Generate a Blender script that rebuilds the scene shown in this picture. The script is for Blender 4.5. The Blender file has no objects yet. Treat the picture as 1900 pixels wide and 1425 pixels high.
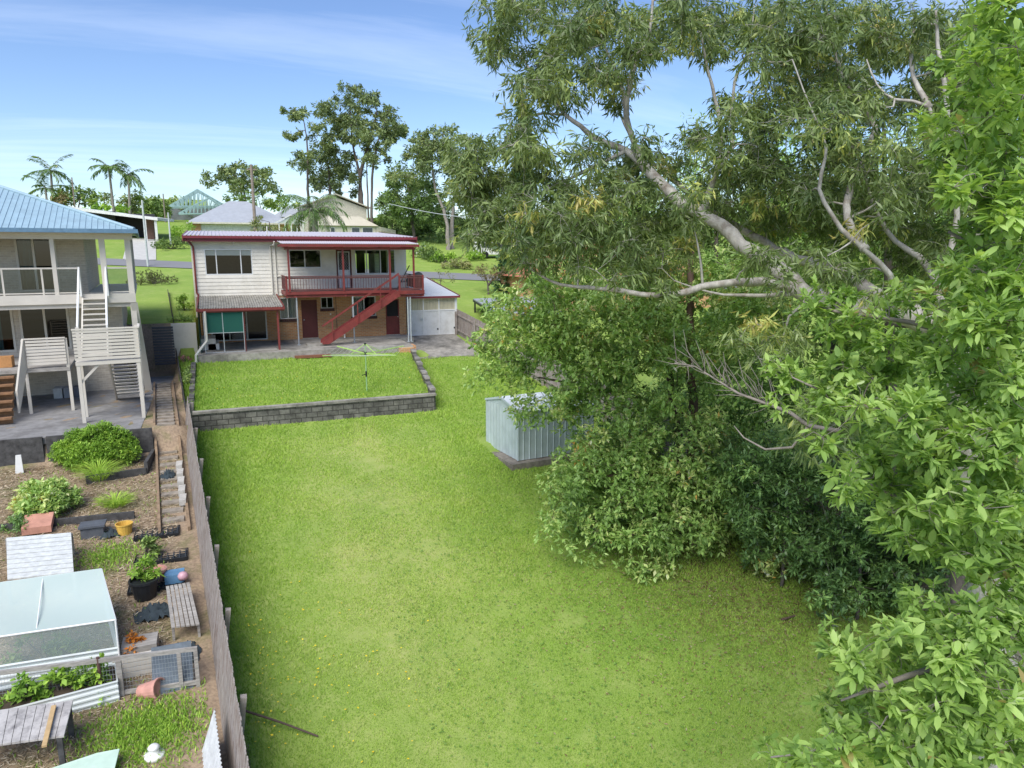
import bpy, math, random
import numpy as np
from mathutils import Vector, Matrix
SC = bpy.context.scene
COL = SC.collection
rad = math.radians
# ------------------------------------------------------------ camera
F = 1319.0; TH = rad(22.5); PI_ = rad(10.5)          # focal length in photo pixels, yaw, pitch
CAM = Vector((0.91, -40.11, 4.67))
FW = Vector((math.sin(TH)*math.cos(PI_), math.cos(TH)*math.cos(PI_), -math.sin(PI_)))
RT = Vector((math.cos(TH), -math.sin(TH), 0)); UP = RT.cross(FW)
cd = bpy.data.cameras.new('camera'); cam = bpy.data.objects.new('camera', cd); COL.objects.link(cam)
cd.sensor_width = 36; cd.sensor_fit = 'HORIZONTAL'; cd.lens = 36*F/1900
cd.clip_start = 0.1; cd.clip_end = 3000
cam.location = CAM
cam.rotation_euler = (math.pi/2-PI_, 0, -TH)
SC.camera = cam
# ------------------------------------------------------------ light
SUN_EL = rad(50); SUN_DIR_AZ = rad(-138)              # azimuth from +Y towards +X
sun_vec = Vector((math.sin(SUN_DIR_AZ)*math.cos(SUN_EL), math.cos(SUN_DIR_AZ)*math.cos(SUN_EL), math.sin(SUN_EL)))
sd = bpy.data.lights.new('sun', 'SUN'); so = bpy.data.objects.new('sun', sd); COL.objects.link(so)
sd.energy = 2.7; sd.angle = rad(45); sd.color = (1, .955, .88)
so.rotation_euler = sun_vec.to_track_quat('Z', 'Y').to_euler()
so.location = (0, 0, 60)
W = bpy.data.worlds.new('World'); SC.world = W; W.use_nodes = True
nt = W.node_tree; nt.nodes.clear(); N = nt.nodes.new; LK = nt.links.new
out = N('ShaderNodeOutputWorld'); bg = N('ShaderNodeBackground'); sky = N('ShaderNodeTexSky')
sky.sky_type = 'NISHITA'; sky.sun_disc = False; sky.sun_elevation = SUN_EL; sky.sun_rotation = SUN_DIR_AZ
sky.air_density = 1.0; sky.dust_density = .3; sky.ozone_density = 4.0
# thin streaky cirrus in the sky itself, laid out by sky direction
tc = N('ShaderNodeTexCoord'); sep = N('ShaderNodeSeparateXYZ'); LK(tc.outputs['Generated'], sep.inputs[0])
dv = N('ShaderNodeMath'); dv.operation = 'ADD'; LK(sep.outputs[2], dv.inputs[0]); dv.inputs[1].default_value = .18
ux = N('ShaderNodeMath'); ux.operation = 'DIVIDE'; LK(sep.outputs[0], ux.inputs[0]); LK(dv.outputs[0], ux.inputs[1])
uy = N('ShaderNodeMath'); uy.operation = 'DIVIDE'; LK(sep.outputs[1], uy.inputs[0]); LK(dv.outputs[0], uy.inputs[1])
cb = N('ShaderNodeCombineXYZ'); LK(ux.outputs[0], cb.inputs[0]); LK(uy.outputs[0], cb.inputs[1])
mp = N('ShaderNodeMapping'); LK(cb.outputs[0], mp.inputs[0]); mp.inputs['Scale'].default_value = (.26, 1.9, 1)
nz = N('ShaderNodeTexNoise'); LK(mp.outputs[0], nz.inputs[0]); nz.inputs['Scale'].default_value = 1.1; nz.inputs['Detail'].default_value = 9; nz.inputs['Roughness'].default_value = .62; nz.inputs['Distortion'].default_value = .5
cr = N('ShaderNodeMapRange'); LK(nz.outputs[0], cr.inputs[0]); cr.inputs[1].default_value = .46; cr.inputs[2].default_value = .85; cr.inputs[3].default_value = 0; cr.inputs[4].default_value = .28
mx = N('ShaderNodeMixRGB'); LK(cr.outputs[0], mx.inputs[0]); hs = N('ShaderNodeHueSaturation'); hs.inputs['Saturation'].default_value = 1.06; hs.inputs['Hue'].default_value = .508; hs.inputs['Value'].default_value = .84; LK(sky.outputs[0], hs.inputs['Color']); LK(hs.outputs[0], mx.inputs[1]); mx.inputs[2].default_value = (8.2, 8.6, 9.2, 1)
LK(mx.outputs[0], bg.inputs[0]); bg.inputs[1].default_value = .12
LK(bg.outputs[0], out.inputs[0])
SC.view_settings.view_transform = 'Standard'; SC.view_settings.look = 'None'; SC.view_settings.gamma = 1
SC.view_settings.exposure = 0.85
SC.cycles.max_bounces = 8; SC.cycles.transparent_max_bounces = 12; SC.cycles.diffuse_bounces = 3; SC.cycles.transmission_bounces = 6
# ------------------------------------------------------------ where a pixel of the photograph meets the place
def ray(x, y): return FW + RT*((x-950)/F) + UP*((712.5-y)/F)
def onY(x, y, Y): r = ray(x, y); return CAM + r*((Y-CAM.y)/r.y)
def onZ(x, y, Z): r = ray(x, y); return CAM + r*((Z-CAM.z)/r.z)
def atD(x, y, d): return CAM + ray(x, y)*d
SL = .135
def Lh(y): return -.1 + SL*y
def onL(x, y, off=0):
    r = ray(x, y); return CAM + r*((Lh(CAM.y)+off-CAM.z)/(r.z-SL*r.y))
# ------------------------------------------------------------ helpers
ORG = {}
def thing(name, label, cat, loc=(0, 0, 0), group=None):
    o = bpy.data.objects.new(name, None); COL.objects.link(o); o.location = loc; o.empty_display_size = .2
    o['label'] = label; o['category'] = cat
    if group: o['group'] = group
    ORG[o] = Vector(loc); return o
def tag(o, label, cat, group=None):
    o['label'] = label; o['category'] = cat
    if group: o['group'] = group
    return o
def link(name, me, m, parent):
    o = bpy.data.objects.new(name, me); COL.objects.link(o)
    if m is not None:
        for mm in (m if isinstance(m, (list, tuple)) else [m]): me.materials.append(mm)
    if parent is not None: o.parent = parent
    return o
def org(o):
    v = Vector((0, 0, 0))
    while o is not None:
        v = v + ORG.get(o, Vector((0, 0, 0))); o = o.parent
    return v
class MB:
    def __init__(s): s.v = []; s.f = []
    def add(s, v, f):
        b = len(s.v); s.v.extend([tuple(p) for p in v]); s.f.extend([tuple(i+b for i in q) for q in f]); return s
    def box(s, x0, x1, y0, y1, z0, z1):
        return s.add([(x0,y0,z0),(x1,y0,z0),(x1,y1,z0),(x0,y1,z0),(x0,y0,z1),(x1,y0,z1),(x1,y1,z1),(x0,y1,z1)],
                     [(0,3,2,1),(4,5,6,7),(0,1,5,4),(1,2,6,5),(2,3,7,6),(3,0,4,7)])
    def beam(s, p, q, w, h, up=(0, 0, 1)):
        p = Vector(p); q = Vector(q); d = (q-p).normalized(); u = Vector(up)
        if abs(d.dot(u)) > .98: u = Vector((0, 1, 0))
        r = d.cross(u).normalized(); u = r.cross(d); r = r*(w/2); u = u*(h/2)
        vs = [p-r-u, p+r-u, p+r+u, p-r+u, q-r-u, q+r-u, q+r+u, q-r+u]
        return s.add(vs, [(0,1,2,3)[::-1],(4,5,6,7),(0,1,5,4),(1,2,6,5),(2,3,7,6),(3,0,4,7)])
    def tube(s, pts, rads, n=8, caps=True):
        pts = [Vector(p) for p in pts]
        if not isinstance(rads, (list, tuple)): rads = [rads]*len(pts)
        b = len(s.v); u = None
        for i, p in enumerate(pts):
            d = (pts[min(i+1, len(pts)-1)]-pts[max(i-1, 0)])
            d = d.normalized() if d.length > 1e-9 else Vector((0, 0, 1))
            if u is None: u = d.orthogonal().normalized()
            else:
                u = u-d*u.dot(d); u = u.normalized() if u.length > 1e-6 else d.orthogonal().normalized()
            w = d.cross(u)
            for k in range(n):
                a = 2*math.pi*k/n; q = p+(u*math.cos(a)+w*math.sin(a))*rads[i]; s.v.append((q.x, q.y, q.z))
        for i in range(len(pts)-1):
            for k in range(n):
                a = b+i*n+k; c = b+i*n+(k+1) % n; s.f.append((a, c, c+n, a+n))
        if caps:
            s.f.append(tuple(b+k for k in range(n))[::-1]); s.f.append(tuple(b+(len(pts)-1)*n+k for k in range(n)))
        return s
    def prism(s, poly, d):
        d = Vector(d); n = len(poly); P = [Vector(p) for p in poly]
        fs = [tuple(range(n))[::-1], tuple(range(n, 2*n))]+[(i, (i+1) % n, n+(i+1) % n, n+i) for i in range(n)]
        return s.add(P+[p+d for p in P], fs)
    def lathe(s, c, prof, n=16):
        b = len(s.v); c = Vector(c)
        for r, z in prof:
            for k in range(n):
                a = 2*math.pi*k/n; s.v.append((c.x+r*math.cos(a), c.y+r*math.sin(a), c.z+z))
        for i in range(len(prof)-1):
            for k in range(n):
                a = b+i*n+k; q = b+i*n+(k+1) % n; s.f.append((a, q, q+n, a+n))
        return s
    def corr(s, a, b, c, pitch=.076, amp=.009, th=.004, rib=False):
        """corrugated sheet: a->b runs across the ribs, a->c along them"""
        a = Vector(a); b = Vector(b); c = Vector(c); w = (b-a).length; e = (b-a)/w; l = c-a; nn = e.cross(l).normalized()
        if rib:
            ts = []; k = 0.0
            while k < w: ts += [(k, 0), (min(k+pitch-.06, w), 0), (min(k+pitch-.045, w), amp), (min(k+pitch-.015, w), amp)]; k += pitch
            ts.append((w, 0))
        else:
            n = max(4, int(w/pitch*4)); ts = [(w*i/n, amp*math.sin(2*math.pi*w*i/n/pitch)) for i in range(n+1)]
        vs = []
        for t, h in ts: vs += [a+e*t+nn*h, a+e*t+l+nn*h, a+e*t+nn*(h-th), a+e*t+l+nn*(h-th)]
        fs = []
        for i in range(len(ts)-1):
            k = 4*i; fs += [(k, k+4, k+5, k+1), (k+2, k+3, k+7, k+6), (k, k+2, k+6, k+4), (k+1, k+5, k+7, k+3)]
        m = 4*(len(ts)-1); fs += [(0, 1, 3, 2), (m, m+2, m+3, m+1)]
        return s.add(vs, fs)
    def build(s, name, m, parent=None, smooth=False):
        o0 = org(parent) if parent is not None else Vector((0, 0, 0))
        me = bpy.data.meshes.new(name); me.from_pydata([(v[0]-o0.x, v[1]-o0.y, v[2]-o0.z) for v in s.v], [], s.f)
        me.validate(); me.update()
        if smooth: me.polygons.foreach_set('use_smooth', [True]*len(me.polygons))
        return link(name, me, m, parent)
def structure(o): o['kind'] = 'structure'; return o
def dup(root, loc, rz=0, label=None, scale=None):
    r = root.copy(); COL.objects.link(r); r.location = loc; r.rotation_euler = (0, 0, rz)
    if scale: r.scale = (scale,)*3 if not isinstance(scale, tuple) else scale
    if label: r['label'] = label
    for ch in list(root.children):
        c = ch.copy(); COL.objects.link(c); c.parent = r
        for g in ch.children:
            d = g.copy(); COL.objects.link(d); d.parent = c
    return r
# ------------------------------------------------------------ materials
def srgb(r, g, b): return tuple(((c/255)/12.92 if c <= 10 else ((c/255+.055)/1.055)**2.4) for c in (r, g, b))
def nodes(name):
    m = bpy.data.materials.new(name); m.use_nodes = True; t = m.node_tree; p = t.nodes['Principled BSDF']; return m, t, p, t.nodes.new, t.links.new
def posn(t): return t.nodes.new('ShaderNodeNewGeometry').outputs['Position']
def mat(name, col, rough=.7, metal=0, var=.12, scale=6, bump=0, bscale=40, col2=None, stretch=None, spec=.4, stain=None, stain_scale=1.3):
    m, t, p, n, l = nodes(name)
    p.inputs['Roughness'].default_value = rough; p.inputs['Metallic'].default_value = metal; p.inputs['Specular IOR Level'].default_value = spec
    g = posn(t)
    if stretch:
        k = n('ShaderNodeMapping'); l(g, k.inputs[0]); k.inputs['Scale'].default_value = stretch; g = k.outputs[0]
    z = n('ShaderNodeTexNoise'); l(g, z.inputs[0]); z.inputs['Scale'].default_value = scale; z.inputs['Detail'].default_value = 6; z.inputs['Roughness'].default_value = .65
    c2 = col2 or tuple(c*(1-2*var) for c in col); c1 = col if col2 else tuple(min(1, c*(1+var)) for c in col)
    r = n('ShaderNodeMapRange'); l(z.outputs[0], r.inputs[0]); r.inputs[1].default_value = .3; r.inputs[2].default_value = .7
    x = n('ShaderNodeMixRGB'); l(r.outputs[0], x.inputs[0]); x.inputs[1].default_value = (*c1, 1); x.inputs[2].default_value = (*c2, 1)
    o = x.outputs[0]
    if stain:
        z2 = n('ShaderNodeTexNoise'); l(posn(t), z2.inputs[0]); z2.inputs['Scale'].default_value = stain_scale; z2.inputs['Detail'].default_value = 8; z2.inputs['Roughness'].default_value = .7
        r2 = n('ShaderNodeMapRange'); l(z2.outputs[0], r2.inputs[0]); r2.inputs[1].default_value = .48; r2.inputs[2].default_value = .68
        x2 = n('ShaderNodeMixRGB'); l(r2.outputs[0], x2.inputs[0]); l(o, x2.inputs[1]); x2.inputs[2].default_value = (*stain, 1); o = x2.outputs[0]
    l(o, p.inputs['Base Color'])
    if bump:
        z3 = n('ShaderNodeTexNoise'); l(g, z3.inputs[0]); z3.inputs['Scale'].default_value = bscale; z3.inputs['Detail'].default_value = 4
        b = n('ShaderNodeBump'); l(z3.outputs[0], b.inputs['Height']); b.inputs['Strength'].default_value = bump; b.inputs['Distance'].default_value = .02
        l(b.outputs[0], p.inputs['Normal'])
    return m
def brickmat(name, c1, c2, mort, bw=.24, bh=.083, ms=.011, stain=None, bumps=.5):
    m, t, p, n, l = nodes(name); p.inputs['Roughness'].default_value = .85; p.inputs['Specular IOR Level'].default_value = .25
    s = n('ShaderNodeSeparateXYZ'); l(posn(t), s.inputs[0]); a = n('ShaderNodeMath'); l(s.outputs[0], a.inputs[0]); l(s.outputs[1], a.inputs[1])
    c = n('ShaderNodeCombineXYZ'); l(a.outputs[0], c.inputs[0]); l(s.outputs[2], c.inputs[1])
    b = n('ShaderNodeTexBrick'); l(c.outputs[0], b.inputs[0]); b.inputs['Scale'].default_value = 1; b.inputs['Brick Width'].default_value = bw; b.inputs['Row Height'].default_value = bh
    b.inputs['Mortar Size'].default_value = ms; b.inputs['Color1'].default_value = (*c1, 1); b.inputs['Color2'].default_value = (*c2, 1); b.inputs['Mortar'].default_value = (*mort, 1); b.inputs['Bias'].default_value = 0
    o = b.outputs[0]
    z = n('ShaderNodeTexNoise'); l(posn(t), z.inputs[0]); z.inputs['Scale'].default_value = 3; z.inputs['Detail'].default_value = 8; z.inputs['Roughness'].default_value = .7
    r = n('ShaderNodeMapRange'); l(z.outputs[0], r.inputs[0]); r.inputs[1].default_value = .35; r.inputs[2].default_value = .7; r.inputs[3].default_value = 0; r.inputs[4].default_value = .85 if stain else .25
    x = n('ShaderNodeMixRGB'); l(r.outputs[0], x.inputs[0]); l(o, x.inputs[1]); x.inputs[2].default_value = (*(stain or tuple(q*.5 for q in c1)), 1)
    l(x.outputs[0], p.inputs['Base Color'])
    bp = n('ShaderNodeBump'); l(b.outputs['Fac'], bp.inputs['Height']); bp.invert = True; bp.inputs['Strength'].default_value = bumps; bp.inputs['Distance'].default_value = .01; l(bp.outputs[0], p.inputs['Normal'])
    return m
def glassmat(name, tint=(.74, .79, .79), refl=.35, rough=.02):
    m, t, p, n, l = nodes(name); t.nodes.remove(p); o = t.nodes['Material Output']
    tr = n('ShaderNodeBsdfTransparent'); tr.inputs[0].default_value = (*tint, 1); gl = n('ShaderNodeBsdfGlossy'); gl.inputs['Roughness'].default_value = rough
    lw = n('ShaderNodeLayerWeight'); lw.inputs[0].default_value = .35
    r = n('ShaderNodeMapRange'); l(lw.outputs['Fresnel'], r.inputs[0]); r.inputs[3].default_value = refl*.04; r.inputs[4].default_value = .7
    x = n('ShaderNodeMixShader'); l(r.outputs[0], x.inputs[0]); l(tr.outputs[0], x.inputs[1]); l(gl.outputs[0], x.inputs[2]); l(x.outputs[0], o.inputs[0]); return m
def leafmat(name, stops, trans=.3, rough=.5, spec=.35):
    """leaf colour picked by each leaf's own random tint"""
    m, t, p, n, l = nodes(name); a = n('ShaderNodeAttribute'); a.attribute_name = 'tint'
    rp = n('ShaderNodeValToRGB'); e = rp.color_ramp.elements
    while len(e) < len(stops): e.new(.5)
    for i, (q, c) in enumerate(stops): e[i].position = q; e[i].color = (*c, 1)
    l(a.outputs['Fac'], rp.inputs[0]); l(rp.outputs[0], p.inputs['Base Color']); p.inputs['Roughness'].default_value = rough; p.inputs['Specular IOR Level'].default_value = spec
    if trans:
        tl = n('ShaderNodeBsdfTranslucent'); h = n('ShaderNodeMixRGB'); h.blend_type = 'MULTIPLY'; h.inputs[0].default_value = 1; l(rp.outputs[0], h.inputs[1]); h.inputs[2].default_value = (1.25, 1.25, .6, 1)
        l(h.outputs[0], tl.inputs[0]); x = n('ShaderNodeMixShader'); x.inputs[0].default_value = trans; l(p.outputs[0], x.inputs[1]); l(tl.outputs[0], x.inputs[2]); l(x.outputs[0], t.nodes['Material Output'].inputs[0])
    return m
M = {}
M['white_board'] = mat('white_weatherboard', (.74, .71, .63), .55, var=.05, scale=1.2, stain=(.60, .57, .49), stain_scale=.9, bump=.08, bscale=25)
M['white'] = mat('white_paint', (.76, .76, .74), .45, var=.03)
M['alu'] = mat('aluminium_frame', (.66, .68, .68), .4, var=.04)
M['red'] = mat('dark_red_paint', (.215, .042, .038), .45, var=.14, scale=3, stain=(.15, .036, .032), stain_scale=2.2)
M['redroofedge'] = mat('red_fascia', (.19, .032, .042), .4, var=.06)
M['darkred'] = mat('maroon_door', (.135, .034, .030), .5, var=.08)
M['browntimber'] = mat('reddish_brown_timber', (.13, .050, .045), .6, var=.15, scale=8)
M['brick'] = brickmat('orange_brick', (.62, .31, .13), (.47, .21, .09), (.52, .43, .29))
M['sill'] = brickmat('dark_sill_brick', (.09, .045, .04), (.06, .03, .03), (.12, .08, .07), bw=.11, bh=.2)
M['roofsheet'] = mat('pale_roof_sheet', (.52, .48, .51), .45, var=.06, scale=2)
M['greysheet'] = mat('weathered_corrugated', (.30, .29, .255), .8, var=.2, scale=9, stain=(.10, .092, .075), stain_scale=3.2)
M['glass'] = glassmat('window_glass')
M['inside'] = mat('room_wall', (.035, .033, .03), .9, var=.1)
M['curtain'] = mat('curtain', (.52, .55, .54), .9, var=.15, scale=1, stretch=(30, 30, .4))
M['blind'] = mat('blind', (.78, .78, .74), .8, var=.03)
M['steel'] = mat('galvanised_steel', (.50, .53, .56), .4, .5, var=.08)
M['concrete'] = mat('concrete', (.40, .38, .34), .9, var=.12, scale=5, bump=.2, bscale=60, stain=(.20, .185, .16), stain_scale=.8)
M['oldconcrete'] = mat('mossy_concrete', (.33, .31, .27), .95, var=.2, scale=4, bump=.3, bscale=50, stain=(.105, .10, .085), stain_scale=.9)
M['block'] = brickmat('stained_block', (.25, .24, .21), (.15, .145, .13), (.06, .057, .05), bw=.40, bh=.2, ms=.014, stain=(.028, .026, .024))
M['green_screen'] = glassmat('green_shade_cloth', (.015, .16, .115), .02, .6)
def shade(name, col, alpha):
    m, t, p, n, l = nodes(name); p.inputs['Base Color'].default_value = (*col, 1); p.inputs['Roughness'].default_value = .9; p.inputs['Alpha'].default_value = alpha; return m
M['green_screen'] = shade('green_shade_cloth', (.014, .105, .080), .84)
M['flyscreen'] = shade('fly_screen', (.02, .02, .022), .9)
M['pipe'] = mat('pvc_pipe', (.62, .60, .53), .5, var=.04)
M['blackplastic'] = mat('black_plastic', (.018, .02, .023), .5, var=.2)
M['fence'] = mat('weathered_paling', (.34, .30, .27), .9, var=.25, scale=3, stretch=(8, 8, .8), stain=(.22, .17, .145), stain_scale=3, bump=.3, bscale=20)
M['mesh'] = mat('door_mesh', (.5, .5, .48), .5)
# ============================================================ TERRAIN
def xl(y): return -.3-.066*(y+12.9)
def xr(y): return 13.98-.089*y
def H(x, y):
    x = np.asarray(x, float); y = np.asarray(y, float)
    b = -.1+SL*y
    b = np.where(y > 45, 5.975+.10*(np.minimum(y, 95)-45)+.01*np.maximum(y-95, 0), b)
    b = np.where(y < -60, -8.2, b)
    h = b.copy()
    up = (x > xl(y)) & (x < 10.02+.155*(y+4.9)) & (y > -12.25) & (y < -4.6)
    h = np.where(up, -.35+.10*(y+4.9), h)
    h = np.where((x > -.15) & (x < 10.9) & (y >= -4.6) & (y < 9.2), -.5, h)
    h = np.where((x >= 10.9) & (x < 14.1) & (y > .3) & (y < 7.2), -.25, h)
    lb = (x <= -.15) & (x > xl(y)-3.5)
    h = np.where(lb & (y > -1.2), np.maximum(b, 1.28+.072*y), h)
    h = np.where(lb & (x > xl(y)) & (y <= -1.2) & (y > -5), -.3, h)
    n = x <= xl(y)-.08
    h = np.where(n & (y > -14.4) & (y < -1.2), -1.1, h)
    h = np.where(n & (y <= -14.4), b+.12, h)
    return h
def hz(x, y): return float(H(x, y))
def litter(x, y):                                        # fallen leaves and twigs under the trees at the right
    return np.clip(1-np.hypot((x-13.2)/4.2, (y+26.3)/5.0), 0, 1)
def wear(x, y):                                          # drier, paler turf along the middle of the lawn
    return np.exp(-((x-(4.6+.12*(y+22)))/2.6)**2)*np.clip((y+33)/9, 0, 1)*np.clip((-11.5-y)/3, 0, 1)*(.75+.25*np.sin(1.7*x+.9*y)*np.cos(.8*y-1.1*x))
gx = np.concatenate([np.arange(-600, -60, 60), np.arange(-60, -12, 3), np.arange(-12, 22, .3), np.arange(22, 60, 2), np.arange(60, 700, 60)])
gy = np.concatenate([np.arange(-70, -40, 5), np.arange(-40, 12, .3), np.arange(12, 60, 1.5), np.arange(60, 130, 5), np.arange(130, 900, 70)])
X, Y = np.meshgrid(gx, gy); Z = H(X, Y)
rng = np.random.default_rng(3)
Z = Z+np.where((np.abs(X) < 25) & (Y < -5), rng.normal(0, .012, Z.shape), 0)
nx, ny = len(gx), len(gy)
me = bpy.data.meshes.new('ground')
idx = np.arange(nx*ny).reshape(ny, nx)
q = np.stack([idx[:-1, :-1], idx[:-1, 1:], idx[1:, 1:], idx[1:, :-1]], -1).reshape(-1, 4)
me.from_pydata(np.stack([X, Y, Z], -1).reshape(-1, 3).tolist(), [], q.tolist())
cx = X.reshape(-1)[q].mean(1); cy = Y.reshape(-1)[q].mean(1)
mi = np.where((cx < xl(cy)+.05) & (cy < -1), 1, 0)
me.polygons.foreach_set('material_index', mi.astype(np.int32)); me.polygons.foreach_set('use_smooth', [True]*len(q))
aw = me.attributes.new('wear', 'FLOAT', 'POINT'); aw.data.foreach_set('value', wear(X, Y).reshape(-1).astype(np.float32))
at = me.attributes.new('litter', 'FLOAT', 'POINT'); at.data.foreach_set('value', litter(X, Y).reshape(-1).astype(np.float32))
def lawnmat():
    m, t, p, n, l = nodes('lawn_grass'); p.inputs['Roughness'].default_value = .9; p.inputs['Specular IOR Level'].default_value = .15
    g = posn(t)
    def noise(s, d, r=.6):
        z = n('ShaderNodeTexNoise'); l(g, z.inputs[0]); z.inputs['Scale'].default_value = s; z.inputs['Detail'].default_value = d; z.inputs['Roughness'].default_value = r; return z.outputs[0]
    def rng_(o, a, b, c=0, e=1):
        r = n('ShaderNodeMapRange'); l(o, r.inputs[0]); r.inputs[1].default_value = a; r.inputs[2].default_value = b; r.inputs[3].default_value = c; r.inputs[4].default_value = e; return r.outputs[0]
    def mix(f, a, b):
        x = n('ShaderNodeMixRGB'); l(f, x.inputs[0])
        for k, v in ((1, a), (2, b)):
            if isinstance(v, tuple): x.inputs[k].default_value = (*v, 1)
            else: l(v, x.inputs[k])
        return x.outputs[0]
    c = mix(rng_(noise(.35, 5), .38, .62), GR[0], GR[1])
    c = mix(rng_(noise(1.1, 6, .7), .50, .72, 0, .65), c, GR[2])
    c = mix(rng_(noise(9, 5, .7), .45, .8, 0, .7), c, GR[3])
    c = mix(rng_(noise(45, 3, .6), .5, .8, 0, .6), c, GR[4])
    w_ = n('ShaderNodeAttribute'); w_.attribute_name = 'wear'; f = n('ShaderNodeMath'); f.operation = 'MULTIPLY'; l(w_.outputs['Fac'], f.inputs[0]); l(rng_(noise(2.2, 6, .7), .3, .7, .2, .8), f.inputs[1]); c = mix(f.outputs[0], c, (.43, .43, .17))
    a = n('ShaderNodeAttribute'); a.attribute_name = 'litter'
    f = n('ShaderNodeMath'); f.operation = 'MULTIPLY'; l(rng_(a.outputs['Fac'], .1, .7), f.inputs[0]); l(rng_(noise(5, 8, .75), .42, .6), f.inputs[1])
    c = mix(f.outputs[0], c, (.10, .065, .035))
    l(c, p.inputs['Base Color'])
    b = n('ShaderNodeBump'); l(noise(38, 5), b.inputs['Height']); b.inputs['Strength'].default_value = .55; b.inputs['Distance'].default_value = .04; l(b.outputs[0], p.inputs['Normal'])
    return m
GR = [(.205, .315, .055), (.265, .365, .072), (.38, .42, .14), (.165, .265, .042), (.33, .40, .14)]
M['lawn'] = lawnmat()
M['mulch'] = mat('bark_mulch', (.40, .30, .20), .95, var=.3, scale=14, bump=.6, bscale=60, col2=(.20, .145, .10), stain=(.10, .12, .03), stain_scale=.7)
ground = structure(link('ground', me, [M['lawn'], M['mulch']], None))

def sheet(name, m, polyfn, nu, nv, off):
    """draped sheet: polyfn(u,v)->(x,y)"""
    b = MB(); 
    for j in range(nv+1):
        for i in range(nu+1):
            x, y = polyfn(i/nu, j/nv); b.v.append((x, y, hz(x, y)+off))
    for j in range(nv):
        for i in range(nu):
            a = j*(nu+1)+i; b.f.append((a, a+1, a+nu+2, a+nu+1))
    return structure(b.build(name, m))
M['asphalt'] = mat('asphalt', (.22, .22, .225), .9, var=.1, scale=30)
sheet('road', M['asphalt'], lambda u, v: (-45+115*u, 27.6-.34*(-45+115*u+3)-1.6+3.6*v), 80, 3, .05)
M['driveway_c'] = mat('pale_driveway', (.50, .49, .45), .9, var=.08, scale=3)
sheet('driveway', M['driveway_c'], lambda u, v: (-6.3+2.6*u-.9*v, 30.2+16*v), 4, 14, .05)
# own concrete driveway falling from the garage
def dw(u, v):
    y = .25-(5.0+.5*math.sin(u*9)*.3)*v; return (10.35+.6*(1-v)*0+(3.45+.1*v)*u, y)
b = MB()
for j in range(13):
    for i in range(9):
        x, y = dw(i/8, j/12); b.v.append((x, y, Lh(y)+.03))
for j in range(12):
    for i in range(8):
        a = j*9+i; b.f.append((a, a+9, a+10, a+1))
n0 = len(b.v)
for i in range(9): x, y = dw(i/8, 1); b.v.append((x, y, Lh(y)-.2))
for i in range(8): a = 12*9+i; b.f.append((a, n0+i, n0+i+1, a+1))
structure(b.build('concrete_apron', M['oldconcrete']))
# patio slab along the back of the house
b = MB(); b.box(-.05, 10.05, -4.85, 0, -.5, 0); b.box(10.05, 10.95, -1.6, 0, -.5, 0)
structure(b.build('patio', M['oldconcrete']))
b = MB(); b.box(.25, 3.5, -3.95, -.01, .002, .006); b.box(4.6, 10.9, -1.5, -.01, .002, .006); structure(b.build('paving', M['concrete']))
b = MB(); b.box(5.0, 6.15, -3.35, -2.5, 0.004, .09); pad = b.build('step_pad', M['oldconcrete']); tag(pad, 'low concrete step pad at the foot of the red staircase', 'step')
b = MB(); b.box(10.05, 10.2, -4.85, -4.1, -.6, -.02); b.box(9.3, 10.05, -4.99, -4.85, -.75, -.08)
tag(b.build('brick_edging', M['brick']), 'orange brick edging at the right end of the patio', 'edging')
b = MB(); b.beam((4.2, -5.0, -.27), (5.9, -5.02, -.27), .22, .12)
tag(b.build('timber_sleeper', mat('rusty_sleeper', (.22, .09, .05), .8)), 'short rusty brown timber lying in the grass at the patio edge', 'timber')
# ------------------------------------------------------------ retaining walls
rw = thing('retaining_wall', 'long stained grey concrete block wall holding up the lawn with the clothesline', 'wall', (4.3, -12.3, -1.4))
b = MB(); b.box(-.30, 8.92, -12.42, -12.23, -2.1, -1.13); b.build('block_wall', M['block'], rw)
b = MB(); b.box(-.33, 9.0, -12.46, -12.19, -1.13, -1.04); b.build('coping', M['oldconcrete'], rw)
sw = thing('stepped_wall', 'grey concrete block wall stepping down along the right edge of the upper lawn', 'wall', (9.5, -8.5, -1))
b = MB(); nst = 9
for i in range(nst):
    t0, t1 = i/nst, (i+1)/nst
    p0 = Vector((9.98-1.06*t0, -4.95-7.3*t0, 0)); p1 = Vector((9.98-1.06*t1, -4.95-7.3*t1, 0)); z = -.23-.80*t0
    b.beam((p0.x, p0.y, z-.45), (p1.x, p1.y, z-.45), .2, .9)
b.build('block_wall', M['block'], sw)
b = MB()
for i in (0, 2, 3, 5, 6, 8):
    t0, t1 = i/nst+.004, (i+1)/nst-.006
    z = -.23-.80*i/nst
    b.beam((9.98-1.06*t0, -4.95-7.3*t0, z+.04), (9.98-1.06*t1, -4.95-7.3*t1, z+.04), .235, .075)
b.build('coping', M['oldconcrete'], sw)
lw = thing('side_wall', 'short dark block wall at the left edge of the upper lawn by the boundary', 'wall', (-.3, -9, -1))
b = MB()
for i in range(6):
    y0 = -5.2-1.17*i; b.box(-.32-.0, -.13, y0-1.16, y0, -2.0, -.22-.135*i)
b.build('block_wall', M['block'], lw)
ww = MB(); ww.box(-1.25, -.12, -1.25, -1.1, -.5, 1.2)
tag(ww.build('rendered_wall', M['white_board']), 'short white painted wall beside the green shade screen', 'wall')
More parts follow.
